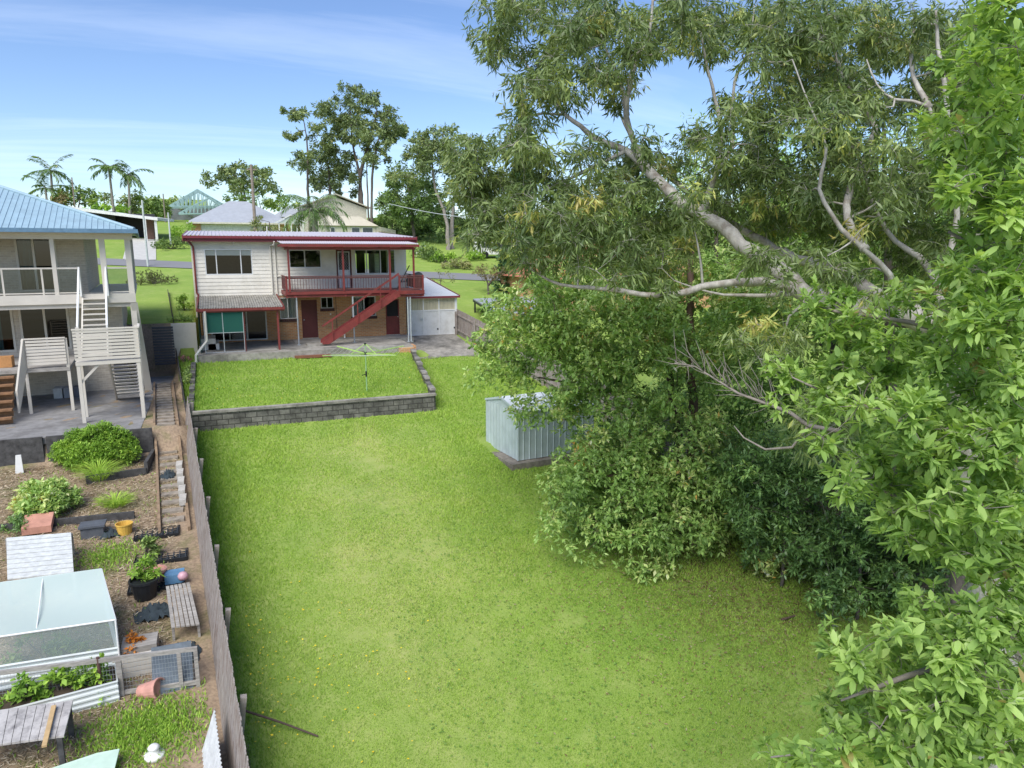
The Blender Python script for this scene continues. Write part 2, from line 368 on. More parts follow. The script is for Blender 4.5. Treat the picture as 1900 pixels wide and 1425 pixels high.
# ------------------------------------------------------------ paling fences
def fence(name, label, pts, h, lean, side, post_every=2.55, rails=True, double=False):
    """pts: foot line at ground; palings .1 wide; posts and rails on `side` (+1 = +x)"""
    root = thing(name, label, 'fence', (pts[0][0], pts[0][1], hz(*pts[0])))
    R_ = random.Random(5); pb = MB(); P0 = Vector((*pts[0], 0)); P1 = Vector((*pts[1], 0)); D = P1-P0; Ln = D.length; D = D/Ln; nrm = Vector((-D.y, D.x, 0))
    if nrm.x*side < 0: nrm = -nrm
    n = int(Ln/.105)
    for i in range(n):
        c = P0+D*(i*.105+.05); g = Lh(c.y); hh = h+R_.uniform(-.012, .012); off = R_.uniform(-.008, .008)
        lx = lean+R_.uniform(-.006, .006)
        a = c-D*.049+nrm*off; e = c+D*.049+nrm*off; w = nrm*.016
        top = nrm*lx*side if False else Vector((lx, 0, 0))
        a.z = e.z = g-.15; vs = [a, e, e+w, a+w]; k = R_.uniform(-.006, .006)
        ts = [p+top+Vector((0, 0, hh+.15+(k if j in (1, 2) else -k))) for j, p in enumerate(vs)]
        pb.add(vs+ts, [(3, 2, 1, 0), (4, 5, 6, 7), (0, 1, 5, 4), (1, 2, 6, 5), (2, 3, 7, 6), (3, 0, 4, 7)])
    pb.build('palings', M['fence'], root)
    for zz in (.3, h-.3):
        rb = MB(); a = P0+nrm*.05; e = P1+nrm*.05
        rb.beam((a.x+lean*zz/h, a.y, Lh(a.y)+zz), (e.x+lean*zz/h, e.y, Lh(e.y)+zz), .04, .09); rb.build('rail', M['fence'], root)
    k = .4
    while k < Ln:
        c = P0+D*k+nrm*.13; g = Lh(c.y); pbm = MB(); pbm.beam((c.x, c.y, g-.3), (c.x+lean*.95, c.y, g+h-.12), .12, .1, (1, 0, 0)); pbm.build('post', M['fence'], root); k += post_every
    return root
fence('paling_fence', 'grey weathered paling fence leaning along the left edge of the lawn', [(xl(-12.9)-.22, -12.9), (xl(-37)-.22, -37)], 1.5, .24, 1)
fence('paling_fence', 'brown weathered paling fence running from the white garage into the trees', [(xr(.2), .2), (xr(-36), -36)], 1.5, 0, -1)
up_f = thing('low_fence', 'low dark paling fence beside the grass strip left of the white house', 'fence', (-1.2, 3, 1.3))
b = MB(); R0 = random.Random(2)
for i in range(150):
    y = -12.8+i*.16
    x = xl(y)-.05; g = max(Lh(y), (1.28+.072*y) if y > -1.2 else (-.35 if y > -5 else -.35+.1*(y+4.9)))
    b.box(x-.012, x+.012, y, y+.145, g-.75, g+.25+R0.uniform(-.03, .03))
b.build('palings', mat('dark_paling', (.10, .09, .085), .9, var=.3, scale=5), up_f)
# ============================================================ THE HOUSE
house = thing('house', 'two storey house with white boards above orange brick and dark red trim', 'house', (5.5, 0, 0))
def holes(x0, x1, z0, z1, ops, zs_extra=()):
    zs = sorted({z0, z1, *zs_extra, *[z for o in ops for z in (o[2], o[3]) if z0 < z < z1]}); res = []
    for za, zb in zip(zs[:-1], zs[1:]):
        cut = sorted((o[0], o[1]) for o in ops if o[2] < zb-1e-6 and o[3] > za+1e-6); x = x0
        for a, c in cut:
            if a > x: res.append((x, a, za, zb))
            x = max(x, c)
        if x < x1: res.append((x, x1, za, zb))
    return res
OPL = [(.56, 3.33, .07, 2.08), (4.03, 4.91, 1.13, 2.28), (5.15, 5.98, .06, 2.12), (6.19, 6.86, 1.64, 2.25), (7.86, 9.21, 1.14, 2.25), (9.76, 10.54, .05, 2.05)]
OPU = [(.51, 2.80, 3.52, 4.83), (4.65, 6.33, 3.84, 4.80), (7.12, 7.93, 2.72, 4.80), (8.12, 10.39, 3.48, 4.82)]
b = MB()
for x0, x1, z0, z1 in holes(0, 10.95, -.3, 2.42, OPL): b.box(x0, x1, 0, .12, z0, z1)
b.box(0, .12, .12, 8.5, -.3, 2.42); b.box(10.83, 10.95, .12, 8.5, -.3, 2.42); b.box(.12, 10.83, 8.38, 8.5, -.3, 2.42)
b.build('brick_wall', M['brick'], house)
b = MB(); z = 2.40; nb = 0
while z < 5.25:
    zt = min(z+.19, 5.25)
    for x0, x1, za, zb in holes(-.02, 11.02, z, zt, OPU):
        ya = -.045+.022*(za-z)/.19; yb = -.045+.022*(zb-z)/.19
        b.add([(x0, ya, za), (x1, ya, za), (x1, .08, za), (x0, .08, za), (x0, yb, zb), (x1, yb, zb), (x1, .08, zb), (x0, .08, zb)],
              [(0, 3, 2, 1), (4, 5, 6, 7), (0, 1, 5, 4), (1, 2, 6, 5), (2, 3, 7, 6), (3, 0, 4, 7)])
    b.box(-.042, .05, .081, 8.6, z, zt-.012); b.box(10.97, 11.04, .081, 8.6, z, zt-.012)
    z += .19
for x0, x1, za, zb in holes(.051, 10.969, 2.4, 5.25, [(7.2, 9.2, 3.2, 4.6), (9.4, 10.6, 3.0, 4.7)]): b.box(x0, x1, 8.5, 8.6, za, zb)
b.build('weatherboard_wall', M['white_board'], house)
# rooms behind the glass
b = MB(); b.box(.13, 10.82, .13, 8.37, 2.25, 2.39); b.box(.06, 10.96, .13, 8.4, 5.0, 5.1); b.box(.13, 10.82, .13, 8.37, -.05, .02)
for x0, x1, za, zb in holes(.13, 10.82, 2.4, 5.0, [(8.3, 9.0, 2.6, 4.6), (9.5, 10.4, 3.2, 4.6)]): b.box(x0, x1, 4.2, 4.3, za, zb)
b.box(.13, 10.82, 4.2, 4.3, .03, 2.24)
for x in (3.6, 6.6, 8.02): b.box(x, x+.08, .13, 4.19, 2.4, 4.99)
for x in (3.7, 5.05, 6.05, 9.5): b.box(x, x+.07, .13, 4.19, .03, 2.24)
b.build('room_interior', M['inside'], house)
def window(x0, x1, z0, z1, mull, y=-.03, depth=.1, fr=.05, blind=None, curtain=None, parent=house, frm='alu', sillm=None, name='window', panes=True):
    b = MB(); b.box(x0, x0+fr, y, y+depth, z0, z1); b.box(x1-fr, x1, y, y+depth, z0, z1)
    b.box(x0+fr, x1-fr, y, y+depth, z0, z0+fr); b.box(x0+fr, x1-fr, y, y+depth, z1-fr, z1)
    for m in mull: b.box(m-fr/2, m+fr/2, y+.005, y+depth-.005, z0+fr, z1-fr)
    w = b.build(name, M[frm], parent)
    xs = [x0+fr, *sorted(mull), x1-fr]
    for i, (a, c) in enumerate(zip(xs[:-1], xs[1:])):
        g = MB(); g.add([(a+.003, y+.05, z0+fr), (c-.003, y+.05, z0+fr), (c-.003, y+.05, z1-fr), (a+.003, y+.05, z1-fr)], [(0, 1, 2, 3)]); g.build('pane', M['glass'], w)
    if blind: q = MB(); q.box(x0+fr, x1-fr, y+.075, y+.08, z1-blind, z1-fr); q.build('blind', M['blind'], w)
    if curtain:
        q = MB(); q.corr((curtain[0], y+.2, z0), (curtain[1], y+.2, z0), (curtain[0], y+.2, z1), pitch=.11, amp=.025); q.build('curtain', M['curtain'], w)
    if sillm: q = MB(); q.box(x0-.05, x1+.05, -.05, .1, z0-.16, z0-.003); q.build('sill', M[sillm], w)
    return w
window(.51, 2.80, 3.52, 4.83, [1.06, 2.24], blind=.32)
window(4.65, 6.33, 3.84, 4.80, [5.46])
window(8.12, 10.39, 3.48, 4.82, [8.78, 9.55, 10.0])
window(4.03, 4.91, 1.13, 2.28, [4.45], y=.01, curtain=(4.05, 4.9), sillm='sill')
window(6.19, 6.86, 1.64, 2.25, [6.53], y=.01, sillm='sill', fr=.04)
window(7.86, 9.21, 1.14, 2.25, [8.55], y=.01, curtain=(7.9, 8.5), sillm='sill')
sl = window(.56, 3.33, .07, 2.08, [1.45, 2.33], y=.01, fr=.06)
# upper door: white lower panel, mesh upper panel
b = MB(); b.box(7.12, 7.17, -.06, .06, 2.72, 4.8); b.box(7.88, 7.93, -.06, .06, 2.72, 4.8); b.box(7.17, 7.88, -.06, .06, 4.75, 4.8)
d = b.build('door', M['darkred'], house)
b = MB(); b.box(7.2, 7.85, -.02, .02, 2.75, 3.72); b.box(7.2, 7.26, -.02, .02, 3.72, 4.72); b.box(7.79, 7.85, -.02, .02, 3.72, 4.72); b.box(7.26, 7.79, -.02, .02, 4.66, 4.72); b.build('screen_door', mat('pale_blue_white', (.66, .69, .72), .5), d)
b = MB(); b.box(7.26, 7.79, .0, .008, 3.72, 4.66); b.build('fly_mesh', M['flyscreen'], d)
b = MB()
for i in range(-12, 14):
    for s in (1, -1):
        xa, za = 7.26+i*.09, 3.72; 
        p = []
        x0 = xa; x1 = xa+s*.53
        lo, hi = 7.26, 7.79
        for zz in np.linspace(3.72, 4.66, 8):
            xx = xa+s*(zz-3.72)*.57
            if lo <= xx <= hi: p.append((xx, -.012, zz))
        if len(p) > 1: b.beam(p[0], p[-1], .007, .007)
b.build('lattice', M['alu'], d)
b = MB(); b.lathe((7.82, -.05, 3.75), [(.0, -.02), (.02, -.02), (.02, .02), (0, .02)], 8); b.build('handle', M['steel'], d)
# lower doors
b = MB(); b.box(5.15, 5.2, -.01, .1, .06, 2.12); b.box(5.93, 5.98, -.01, .1, .06, 2.12); b.box(5.2, 5.93, -.01, .1, 2.07, 2.12); b.box(5.2, 5.93, .03, .07, .06, 2.07)
d = b.build('door', M['darkred'], house); d['label'] = 'plain maroon door'
b = MB(); b.tube([(5.26, .03, 1.05), (5.26, -.03, 1.05)], [.02, .03], 8); b.build('handle', M['steel'], d)
for sx0, sx1, sz in ((5.13, 6.0, .055), (9.74, 10.56, .045)): b = MB(); b.box(sx0, sx1, -.03, .1, -.02, sz); b.build('door_step', M['concrete'], house)
b = MB(); b.box(9.76, 9.82, -.01, .1, .05, 2.05); b.box(10.48, 10.54, -.01, .1, .05, 2.05); b.box(9.82, 10.48, -.01, .1, 1.99, 2.05); b.box(9.82, 10.48, .02, .06, .05, 1.02); b.box(9.82, 10.48, .021, .059, 1.02, 1.08)
d = b.build('door', M['red'], house); d['label'] = 'red door with a dark fly screen in its upper half'
b = MB(); b.box(9.82, 10.48, .035, .045, 1.08, 1.99); b.build('fly_mesh', M['flyscreen'], d)
b = MB(); b.tube([(10.45, .03, 1.05), (10.45, -.04, 1.05)], .022, 8); b.build('handle', M['white'], d)
# roof
b = MB(); zr0, zr1 = 5.50, 5.97
b.corr((-.4, -.5, zr0), (11.5, -.5, zr0), (-.4, 9.0, zr1), pitch=.19, amp=.034, rib=True); b.build('roof', M['roofsheet'], house)
b = MB(); b.box(-.4, 11.5, -.62, -.51, 5.36, 5.49); b.box(-.4, 11.5, -.50, -.46, 5.20, 5.44)
for x in (-.44, 11.5): b.prism([(x, -.6, 5.22), (x, 9, 5.7), (x, 9, 6.02), (x, -.6, 5.52)], (.04, 0, 0))
b.build('fascia', M['redroofedge'], house)
b = MB(); b.box(-.38, 11.48, -.458, 8.99, 5.251, 5.27); b.build('soffit', M['white_board'], house)
b = MB(); b.tube([(3.62, -.1, 5.45), (3.62, -.1, 6.0)], .03, 8); b.build('vent_pipe', M['pipe'], house)
b = MB(); b.tube([(1.95, -.08, 5.2), (1.95, -.08, 5.1), (1.95, -.14, 5.06)], [.05, .03, .045], 8); b.build('lamp', M['white'], house)
# verandah roof
b = MB(); b.corr((4.05, -2.9, 5.10), (10.98, -2.9, 5.10), (4.05, -.52, 5.25), pitch=.115, amp=.02); b.build('verandah_roof', M['roofsheet'], house)
b = MB(); b.box(4.0, 11.0, -3.02, -2.91, 4.94, 5.07); b.box(4.2, 10.85, -2.72, -2.62, 4.80, 4.93)
b.box(4.06, 4.10, -2.90, -.55, 4.96, 5.06); b.box(10.9, 10.94, -2.90, -.55, 4.96, 5.06)
for x in (4.35, 7.05, 9.47, 10.75): b.box(x-.04, x+.04, -2.6, -.05, 4.90, 4.985)
b.build('verandah_beam', M['red'], house)
for x in (4.37, 7.05, 9.47, 10.75):
    b = MB(); b.box(x-.045, x+.045, -2.71, -2.62, 2.72, 4.80); b.build('verandah_post', M['red'], house)
# balcony deck
b = MB()
for i in range(18): b.box(4.2, 11.05, -2.62+i*.144, -2.62+i*.144+.136, 2.66, 2.695)
for i in range(6): b.box(9.75, 11.05, -3.46+i*.138, -3.46+i*.138+.13, 2.66, 2.695)
b.build('deck', M['browntimber'], house)
b = MB(); b.box(4.18, 9.75, -2.68, -2.63, 2.56, 2.71); b.box(4.25, 9.75, -2.60, -2.50, 2.42, 2.55); b.box(9.75, 11.08, -3.53, -3.47, 2.52, 2.71); b.box(9.8, 11.0, -3.42, -3.32, 2.38, 2.5)
b.box(4.15, 4.19, -2.62, -.05, 2.5, 2.71); b.box(11.06, 11.10, -3.46, -.05, 2.5, 2.71); b.box(9.7, 9.748, -3.46, -2.7, 2.52, 2.69)
for x in np.arange(4.6, 11, .6): b.box(x-.025, x+.025, -2.5, -.06, 2.50, 2.655)
for x in (4.6, 7.1): b.box(x-.05, x+.05, -2.76, -2.69, 2.42, 2.5)
b.build('deck_beam', M['red'], house)
def balustrade(p, q, name='balustrade'):
    p = Vector(p); q = Vector(q); D = q-p; n = max(2, int(D.length/.135)); b = MB(); u = Vector((0, 0, 1))
    b.beam(p+u*.76, q+u*.76, .09, .045); b.beam(p+u*.68, q+u*.68, .035, .07); b.beam(p+u*.10, q+u*.10, .035, .07)
    for i in range(n+1): c = p+D*(i/n); b.beam(c+u*.07, c+u*.68, .042, .022, D)
    return b.build(name, M['browntimber'], house)
zb = 2.7
balustrade((4.22, -2.56, zb), (9.45, -2.56, zb)); balustrade((4.22, -2.50, zb), (4.22, -.1, zb))
balustrade((9.80, -3.42, zb), (11.0, -3.42, zb)); balustrade((11.02, -3.36, zb), (11.02, -.1, zb))
for p in ((9.77, -3.44), (11.02, -3.44), (4.22, -2.56)):
    b = MB(); b.box(p[0]-.045, p[0]+.045, p[1]-.045, p[1]+.045, 2.4, 3.5); b.build('rail_post', M['red'], house)
# stairs
st = MB(); A = Vector((5.78, -3.4, .06)); B_ = Vector((9.74, -3.4, 2.62))
for yy in (-3.42, -2.78):
    st.prism([(5.72, yy, .09), (6.08, yy, .09), (9.76, yy, 2.42), (9.76, yy, 2.70), (9.60, yy, 2.70), (5.72, yy, .27)], (0, -.05, 0))
stairs = st.build('staircase', M['red'], house)
for i in range(12):
    t = (i+.6)/12.3; x = A.x+(B_.x-A.x)*t; z = A.z+(B_.z-A.z)*t+.03
    b = MB(); b.box(x-.13, x+.13, -3.419, -2.831, z-.02, z+.025); b.build('tread', M['red'], stairs)
b = MB(); b.beam((5.75, -3.45, 1.0), (9.75, -3.45, 3.58), .05, .09)
for x, z in ((6.25, .35), (7.55, 1.2), (8.75, 2.0)): b.beam((x, -3.49, z-.1), (x, -3.49, z+1.0), .09, .045, (1, 0, 0))
b.build('handrail', M['red'], stairs)
for x, y, t in ((4.67, -2.56, 2.42), (7.49, -2.56, 2.42), (10.2, -3.36, 2.38), (10.34, -3.36, 2.38)):
    b = MB(); b.tube([(x, y, .0), (x, y, t)], .038, 10); b.box(x-.09, x+.09, y-.09, y+.09, .002, .03); b.build('steel_post', M['steel'], house)
# porch
b = MB(); b.corr((.14, -4.15, 2.10), (3.86, -4.15, 2.10), (.14, -.06, 2.46), pitch=.115, amp=.02); b.build('porch_roof', M['greysheet'], house)
b = MB(); b.box(.02, 3.94, -4.27, -4.17, 1.97, 2.09); b.box(.1, 3.9, -4.15, -4.08, 1.90, 2.04)
b.prism([(.03, -4.16, 1.98), (.03, -.05, 2.36), (.03, -.05, 2.5), (.03, -4.16, 2.12)], (.07, 0, 0)); b.prism([(3.88, -4.16, 1.98), (3.88, -.05, 2.36), (3.88, -.05, 2.5), (3.88, -4.16, 2.12)], (.05, 0, 0))
b.build('porch_beam', M['red'], house)
for x in (2.05, 3.6):
    b = MB(); b.box(x-.045, x+.045, -4.06, -3.97, 0, 1.92); b.build('porch_post', M['red'], house)
b = MB(); b.box(.30, 2.02, -4.13, -4.12, .95, 1.93); b.build('shade_screen', M['green_screen'], house)
b = MB(); b.box(.08, .09, -4.1, -.06, .02, 2.2); b.build('shade_screen', M['green_screen'], house)
b = MB()
for x in (.3, 1.12, 2.02): b.box(x-.015, x+.015, -4.135, -4.105, .01, 1.95)
for z in (.01, .93): b.box(.3, 2.02, -4.137, -4.103, z, z+.03)
b.build('screen_frame', M['steel'], house)
b = MB()
for i in range(40):
    x = 1.5+i*.055
    for s in (1, -1):
        x1 = x+s*.8
        p = [(x+s*k*.1*.6, -.02+.0, .12+k*.1) for k in range(9) if 1.52 <= x+s*k*.06 <= 2.3]
        if len(p) > 1: b.beam(p[0], p[-1], .008, .008)
b.build('lattice', M['alu'], sl)
# pipes
b = MB(); b.tube([(-.28, -.55, 5.38), (-.1, -.3, 5.12), (.02, -.12, 4.95), (.02, -.12, 2.62), (.12, -.15, 2.5)], .045, 8); b.build('downpipe', M['red'], house)
b = MB(); b.tube([(3.9, -.58, 5.22), (3.9, -.5, 5.06), (3.72, -.1, 5.0), (3.72, -.1, 2.5)], .045, 8); b.build('downpipe', M['pipe'], house)
b = MB(); b.tube([(3.95, -.09, 5.1), (3.95, -.09, 2.43)], .035, 8); b.tube([(3.95, -.09, 3.4), (4.15, -.09, 3.42)], .025, 8); b.build('waste_pipe', M['pipe'], house)
b = MB(); b.tube([(.38, -4.3, 1.98), (.38, -4.33, .62), (.15, -4.6, .36), (-.12, -4.95, .05), (-.13, -4.97, -.35)], .055, 10); b.build('downpipe', M['pipe'], house)
b = MB(); b.tube([(-.08, .9, 5.2), (-.08, .9, 1.3)], .04, 8); b.tube([(-.08, -.0, 5.0), (-.3, -.3, 5.3)], .04, 8); b.build('downpipe', M['pipe'], house)
b = MB(); b.tube([(7.0, -.02, 2.38), (7.0, -.02, .5)], .012, 6); b.build('cable', M['blackplastic'], house)
b = MB(); b.box(6.65, 6.72, -.03, 0, 1.28, 1.36); b.tube([(7.35, -.35, 0), (7.35, -.35, .3)], .04, 8); b.build('tap', M['white'], house)
b = MB(); b.box(.1, .75, -2.9, -1.2, .01, .55); b.box(.4, .9, -2.9, -1.2, .01, .3)
tag(b.build('low_bench', M['white']), 'white box bench inside the green screened porch', 'bench')
# garage on the right
g_ = MB()
for x in (11.06, 11.92, 12.86, 13.86): g_.box(x, x+.06, -.06, .0, -.12, 2.1)
for z in (-.12, 1.32, 2.03): g_.box(11.06, 13.92, -.055, -.005, z, z+.06)
gar = thing('garage', 'white garage lean-to with beige translucent upper panels and pale sheet roof', 'garage', (12.5, 3, -.1))
g_.build('door_frame', M['white'], gar)
b = MB(); b.box(11.12, 13.86, -.03, -.015, -.06, 1.32); b.build('door_panel', mat('fibro', (.68, .68, .66), .6, var=.05, scale=2, stain=(.56, .55, .51), stain_scale=2), gar)
b = MB(); b.corr((11.12, -.02, 1.38), (13.86, -.02, 1.38), (11.12, -.02, 2.03), pitch=.1, amp=.012); b.build('upper_panel', mat('beige_fibreglass', (.52, .48, .34), .5, var=.1, scale=1, stretch=(8, 8, .5)), gar)
b = MB(); b.box(11.75, 11.9, -.08, -.061, .78, .9); b.build('latch', M['steel'], gar)
b = MB(); b.box(12.76, 12.84, -.045, -.031, .2, .3); b.box(13.78, 13.85, -.045, -.031, .24, .34); b.build('hinge', M['blackplastic'], gar)
b = MB(); b.box(13.93, 14.0, -.05, 6.6, -.2, 2.06); b.box(11.04, 14.0, 6.6, 6.7, -.2, 2.8); b.build('garage_wall', M['white'], gar)
b = MB(); b.corr((11.05, -.2, 2.16), (14.1, -.2, 2.16), (11.05, 6.8, 2.96), pitch=.19, amp=.012, rib=True); b.build('roof', mat('pale_grey_roof', (.54, .56, .58), .5, var=.05, scale=1), gar)
b = MB(); b.box(11.04, 14.12, -.28, -.21, 2.06, 2.17); b.prism([(14.11, -.2, 2.08), (14.11, 6.8, 2.88), (14.11, 6.8, 3.02), (14.11, -.2, 2.2)], (.04, 0, 0)); b.build('fascia', M['redroofedge'], gar)
# satellite dish on the garage roof
dish = thing('satellite_dish', 'dark grey satellite dish on the garage roof beside the balcony', 'satellite dish', (11.75, .3, 2.25))
b = MB(); b.tube([(11.75, .3, 2.2), (11.75, .3, 3.0), (11.75, .2, 3.2)], .025, 8); b.tube([(12.0, .9, 2.3), (11.75, .3, 2.9)], .012, 6); b.build('mast', M['steel'], dish)
ax = Vector((-.25, -1, .45)).normalized(); u = ax.orthogonal().normalized(); w = ax.cross(u); b = MB(); cc = Vector((11.75, .15, 3.28)); n = 20; rings = 5
b.v.append(tuple(cc))
for i in range(1, rings+1):
    r = .29*i/rings
    for k in range(n): a = 2*math.pi*k/n; b.v.append(tuple(cc+(u*math.cos(a)+w*math.sin(a))*r+ax*(.6*r*r)))
for k in range(n): b.f.append((0, 1+k, 1+(k+1) % n))
for i in range(rings-1):
    for k in range(n): a = 1+i*n+k; c = 1+i*n+(k+1) % n; b.f.append((a, a+n, c+n, c))
b.build('reflector', mat('dish_grey', (.05, .058, .06), .5), dish, True)
b = MB(); b.tube([cc+u*.25, cc+ax*.33+u*.05], .01, 6); b.tube([cc+ax*.3, cc+ax*.37], .03, 8); b.build('feed_arm', M['blackplastic'], dish)
# things on the balcony
b = MB(); b.beam((10.2, -1.2, 2.72), (10.95, -1.0, 3.95), .06, .03); tag(b.build('broom', M['blackplastic']), 'dark pole leaning against the wall at the right end of the balcony', 'pole')
ch = thing('deck_chair', 'dark folding chair behind the railing at the right end of the balcony', 'chair', (10.4, -1.8, 2.7))
b = MB(); b.box(10.15, 10.6, -2.0, -1.6, 3.08, 3.12); b.build('seat', M['blackplastic'], ch)
b = MB(); b.prism([(10.55, -2.0, 3.12), (10.55, -1.6, 3.12), (10.75, -1.6, 3.5), (10.75, -2.0, 3.5)], (.03, 0, 0)); b.build('backrest', M['blackplastic'], ch)
for x, y in ((10.18, -1.97), (10.18, -1.63), (10.57, -1.97), (10.57, -1.63)):
    b = MB(); b.tube([(x, y, 2.7), (x, y, 3.09)], .015, 6); b.build('leg', M['blackplastic'], ch)
# ------------------------------------------------------------ clothesline
cl = thing('clothesline', 'lime green rotary clothesline standing on the upper lawn', 'clothesline', (6.4, -11.2, hz(6.4, -11.2)))
lime = mat('lime_paint', (.42, .62, .16), .4, var=.05); px, py = 6.4, -11.2; g0 = hz(px, py)
b = MB(); b.tube([(px, py, g0), (px, py, g0+1.05)], .027, 10); b.tube([(px, py, g0+1.0), (px, py, g0+2.0)], .022, 10); b.build('pole', mat('pale_green_pole', (.28, .45, .22), .4, var=.05), cl)
b = MB(); b.tube([(px, py, g0+.62), (px, py, g0+.85)], .035, 10); b.beam((px-.02, py-.05, g0+.73), (px-.2, py-.1, g0+.70), .025, .025); b.build('crank', M['blackplastic'], cl)
tips = []; hub = Vector((px, py, g0+1.58)); top = Vector((px, py, g0+1.98))
for k in range(4):
    a = rad(45+90*k-20); d = Vector((math.cos(a), math.sin(a), 0)); tip = hub+d*2.0+Vector((0, 0, .12)); tips.append((d, tip)); md = hub+d*.72+Vector((0, 0, .04))
    b = MB(); b.beam(hub, tip, .045, .035); b.build('arm', lime, cl)
    b = MB(); b.beam(top, md, .022, .02); b.build('strut', lime, cl)
b = MB(); b.tube([hub-Vector((0, 0, .05)), hub+Vector((0, 0, .05))], .06, 10); b.tube([top-Vector((0, 0, .04)), top+Vector((0, 0, .03))], .05, 10); b.build('hub', M['blackplastic'], cl)
b = MB()
for fr in (.99, .86, .73, .6, .47):
    for k in range(4):
        p = hub+(tips[k][1]-hub)*fr; q2 = hub+(tips[(k+1) % 4][1]-hub)*fr; b.tube([p, (p+q2)/2-Vector((0, 0, .03)), q2], .0035, 4)
b.build('line', mat('line_wire', (.6, .62, .62), .4), cl)
# ------------------------------------------------------------ garden shed
sh = thing('garden_shed', 'pale blue grey metal garden shed on a concrete slab under the leafy tree', 'shed', (10.2, -18.4, -2.4))
c0 = Vector((10.11, -18.46, -2.37)); ex = Vector((.996, .087, 0)); ey = Vector((-.087, .996, 0)); uz = Vector((0, 0, 1)); LX, LY, HW, RG = 3.05, 2.5, 1.70, .28
M['shed'] = mat('pale_blue_steel', (.46, .53, .53), .5, var=.08, scale=2, stain=(.37, .43, .43), stain_scale=1.5)
def S(x, y, z): return c0+ex*x+ey*y+uz*z
b = MB()
b.corr(S(0, LY, 0), S(0, 0, 0), S(0, LY, HW), pitch=.24, amp=.018, rib=True)
b.corr(S(LX, 0, 0), S(LX, LY, 0), S(LX, 0, HW), pitch=.24, amp=.018, rib=True)
b.corr(S(LX, LY, 0), S(0, LY, 0), S(LX, LY, HW), pitch=.24, amp=.018, rib=True)
for x in (0, LX-.004): b.prism([S(x, 0, HW), S(x, LY, HW), S(x, LY/2, HW+RG)], ex*.004)
b.build('wall', M['shed'], sh)
b = MB(); b.corr(S(0, 0, 0), S(LX, 0, 0), S(0, 0, HW), pitch=.24, amp=.018, rib=True); w_ = b.build('wall', M['shed'], sh)
for y in (-.02, LY+.02):
    pass
b = MB(); b.corr(S(-.04, -.06, HW+.0), S(LX+.04, -.06, HW+.0), S(-.04, LY/2, HW+RG+.03), pitch=.5, amp=.03, rib=True)
b.corr(S(LX+.04, LY+.06, HW), S(-.04, LY+.06, HW), S(LX+.04, LY/2, HW+RG+.03), pitch=.5, amp=.03, rib=True); b.build('roof', mat('shed_roof', (.62, .66, .68), .4, var=.05, scale=2), sh)
b = MB()
for x in (-.03, LX+.0): b.beam(S(x, -.06, HW-.0), S(x, LY/2, HW+RG+.0), .03, .07); b.beam(S(x, LY+.06, HW), S(x, LY/2, HW+RG), .03, .07)
for x, y in ((0, 0), (0, LY), (LX, 0)): b.beam(S(x, y, 0), S(x, y, HW), .05, .05)
b.build('trim', M['shed'], sh)
b = MB(); b.prism([S(-.35, -.25, -.45), S(LX+.2, -.25, -.45), S(LX+.2, LY+.3, -.45), S(-.35, LY+.3, -.45)], uz*.42); b.prism([S(.0, .01, -.03), S(LX, .01, -.03), S(LX, LY, -.03), S(0, LY, -.03)], uz*.03)
b.build('slab', mat('shed_slab', (.27, .24, .20), .95, var=.2, scale=5, stain=(.12, .10, .08)), sh)
# white sack / drum half hidden in the leaves beside the shed
b = MB(); p = onL(1092, 868, .1); b.lathe(p, [(.0, 0), (.22, .0), (.25, .3), (.24, .75), (.2, .8), (0, .8)], 14)
tag(b.build('plastic_drum', M['white'], None, True), 'white plastic drum half hidden by leaves right of the metal shed', 'drum')
# ============================================================ LEFT NEIGHBOUR: HOUSE
M['cream'] = mat('cream_paint', (.60, .56, .49), .6, var=.05, scale=1.5)
M['creambrick'] = brickmat('cream_brick', (.60, .53, .44), (.46, .40, .33), (.62, .58, .50), bw=.25, bh=.095, stain=(.44, .39, .33))
M['bluesheet'] = mat('blue_roof_sheet', (.30, .43, .50), .45, var=.08, scale=2)
M['darktimber'] = mat('dark_sleeper', (.075, .073, .072), .9, var=.3, scale=6)
M['greytimber'] = mat('grey_timber', (.36, .34, .31), .9, var=.25, scale=4, stretch=(1, 8, 8), stain=(.22, .20, .18))
M['browntread'] = mat('brown_timber', (.26, .14, .07), .8, var=.2, scale=5)
M['glassdark'] = glassmat('tinted_glass', (.22, .36, .38), .8)
nb = thing('house', 'cream brick two storey house with a blue hip roof beyond the left fence', 'house', (-2.1, -8.3, -1.1)); nb.rotation_euler = (0, 0, rad(4.5))
x0, x1 = -15.0, -2.62; yw = -6.0
OU = [(-9.2, -6.75, 3.12, 5.25), (-6.1, -4.72, 3.12, 5.25)]
OD = [(-8.2, -6.45, .75, 2.5), (-6.25, -4.55, .75, 2.5)]
b = MB()
for a, c, za, zb in holes(x0, x1, -1.3, 2.86, OD): b.box(a, c, yw, yw+.2, za, zb)
for a, c, za, zb in holes(x0, -3.75, 3.05, 5.45, OU): b.box(a, c, yw, yw+.2, za, zb)
b.box(-3.95, -3.75, yw+.2, 2.6, 3.05, 5.45)
b.box(x1-.2, x1, yw+.2, 2.6, -1.3, 2.86); b.box(x0, x0+.2, yw+.2, 2.6, -1.3, 5.45); b.box(x0+.2, -3.96, 2.4, 2.6, -1.3, 5.45)
b.build('brick_wall', M['creambrick'], nb)
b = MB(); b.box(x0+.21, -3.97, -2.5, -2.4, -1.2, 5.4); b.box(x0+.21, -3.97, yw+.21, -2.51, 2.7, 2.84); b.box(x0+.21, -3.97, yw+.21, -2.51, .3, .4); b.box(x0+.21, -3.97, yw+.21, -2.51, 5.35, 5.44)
b.build('room_interior', M['inside'], nb)
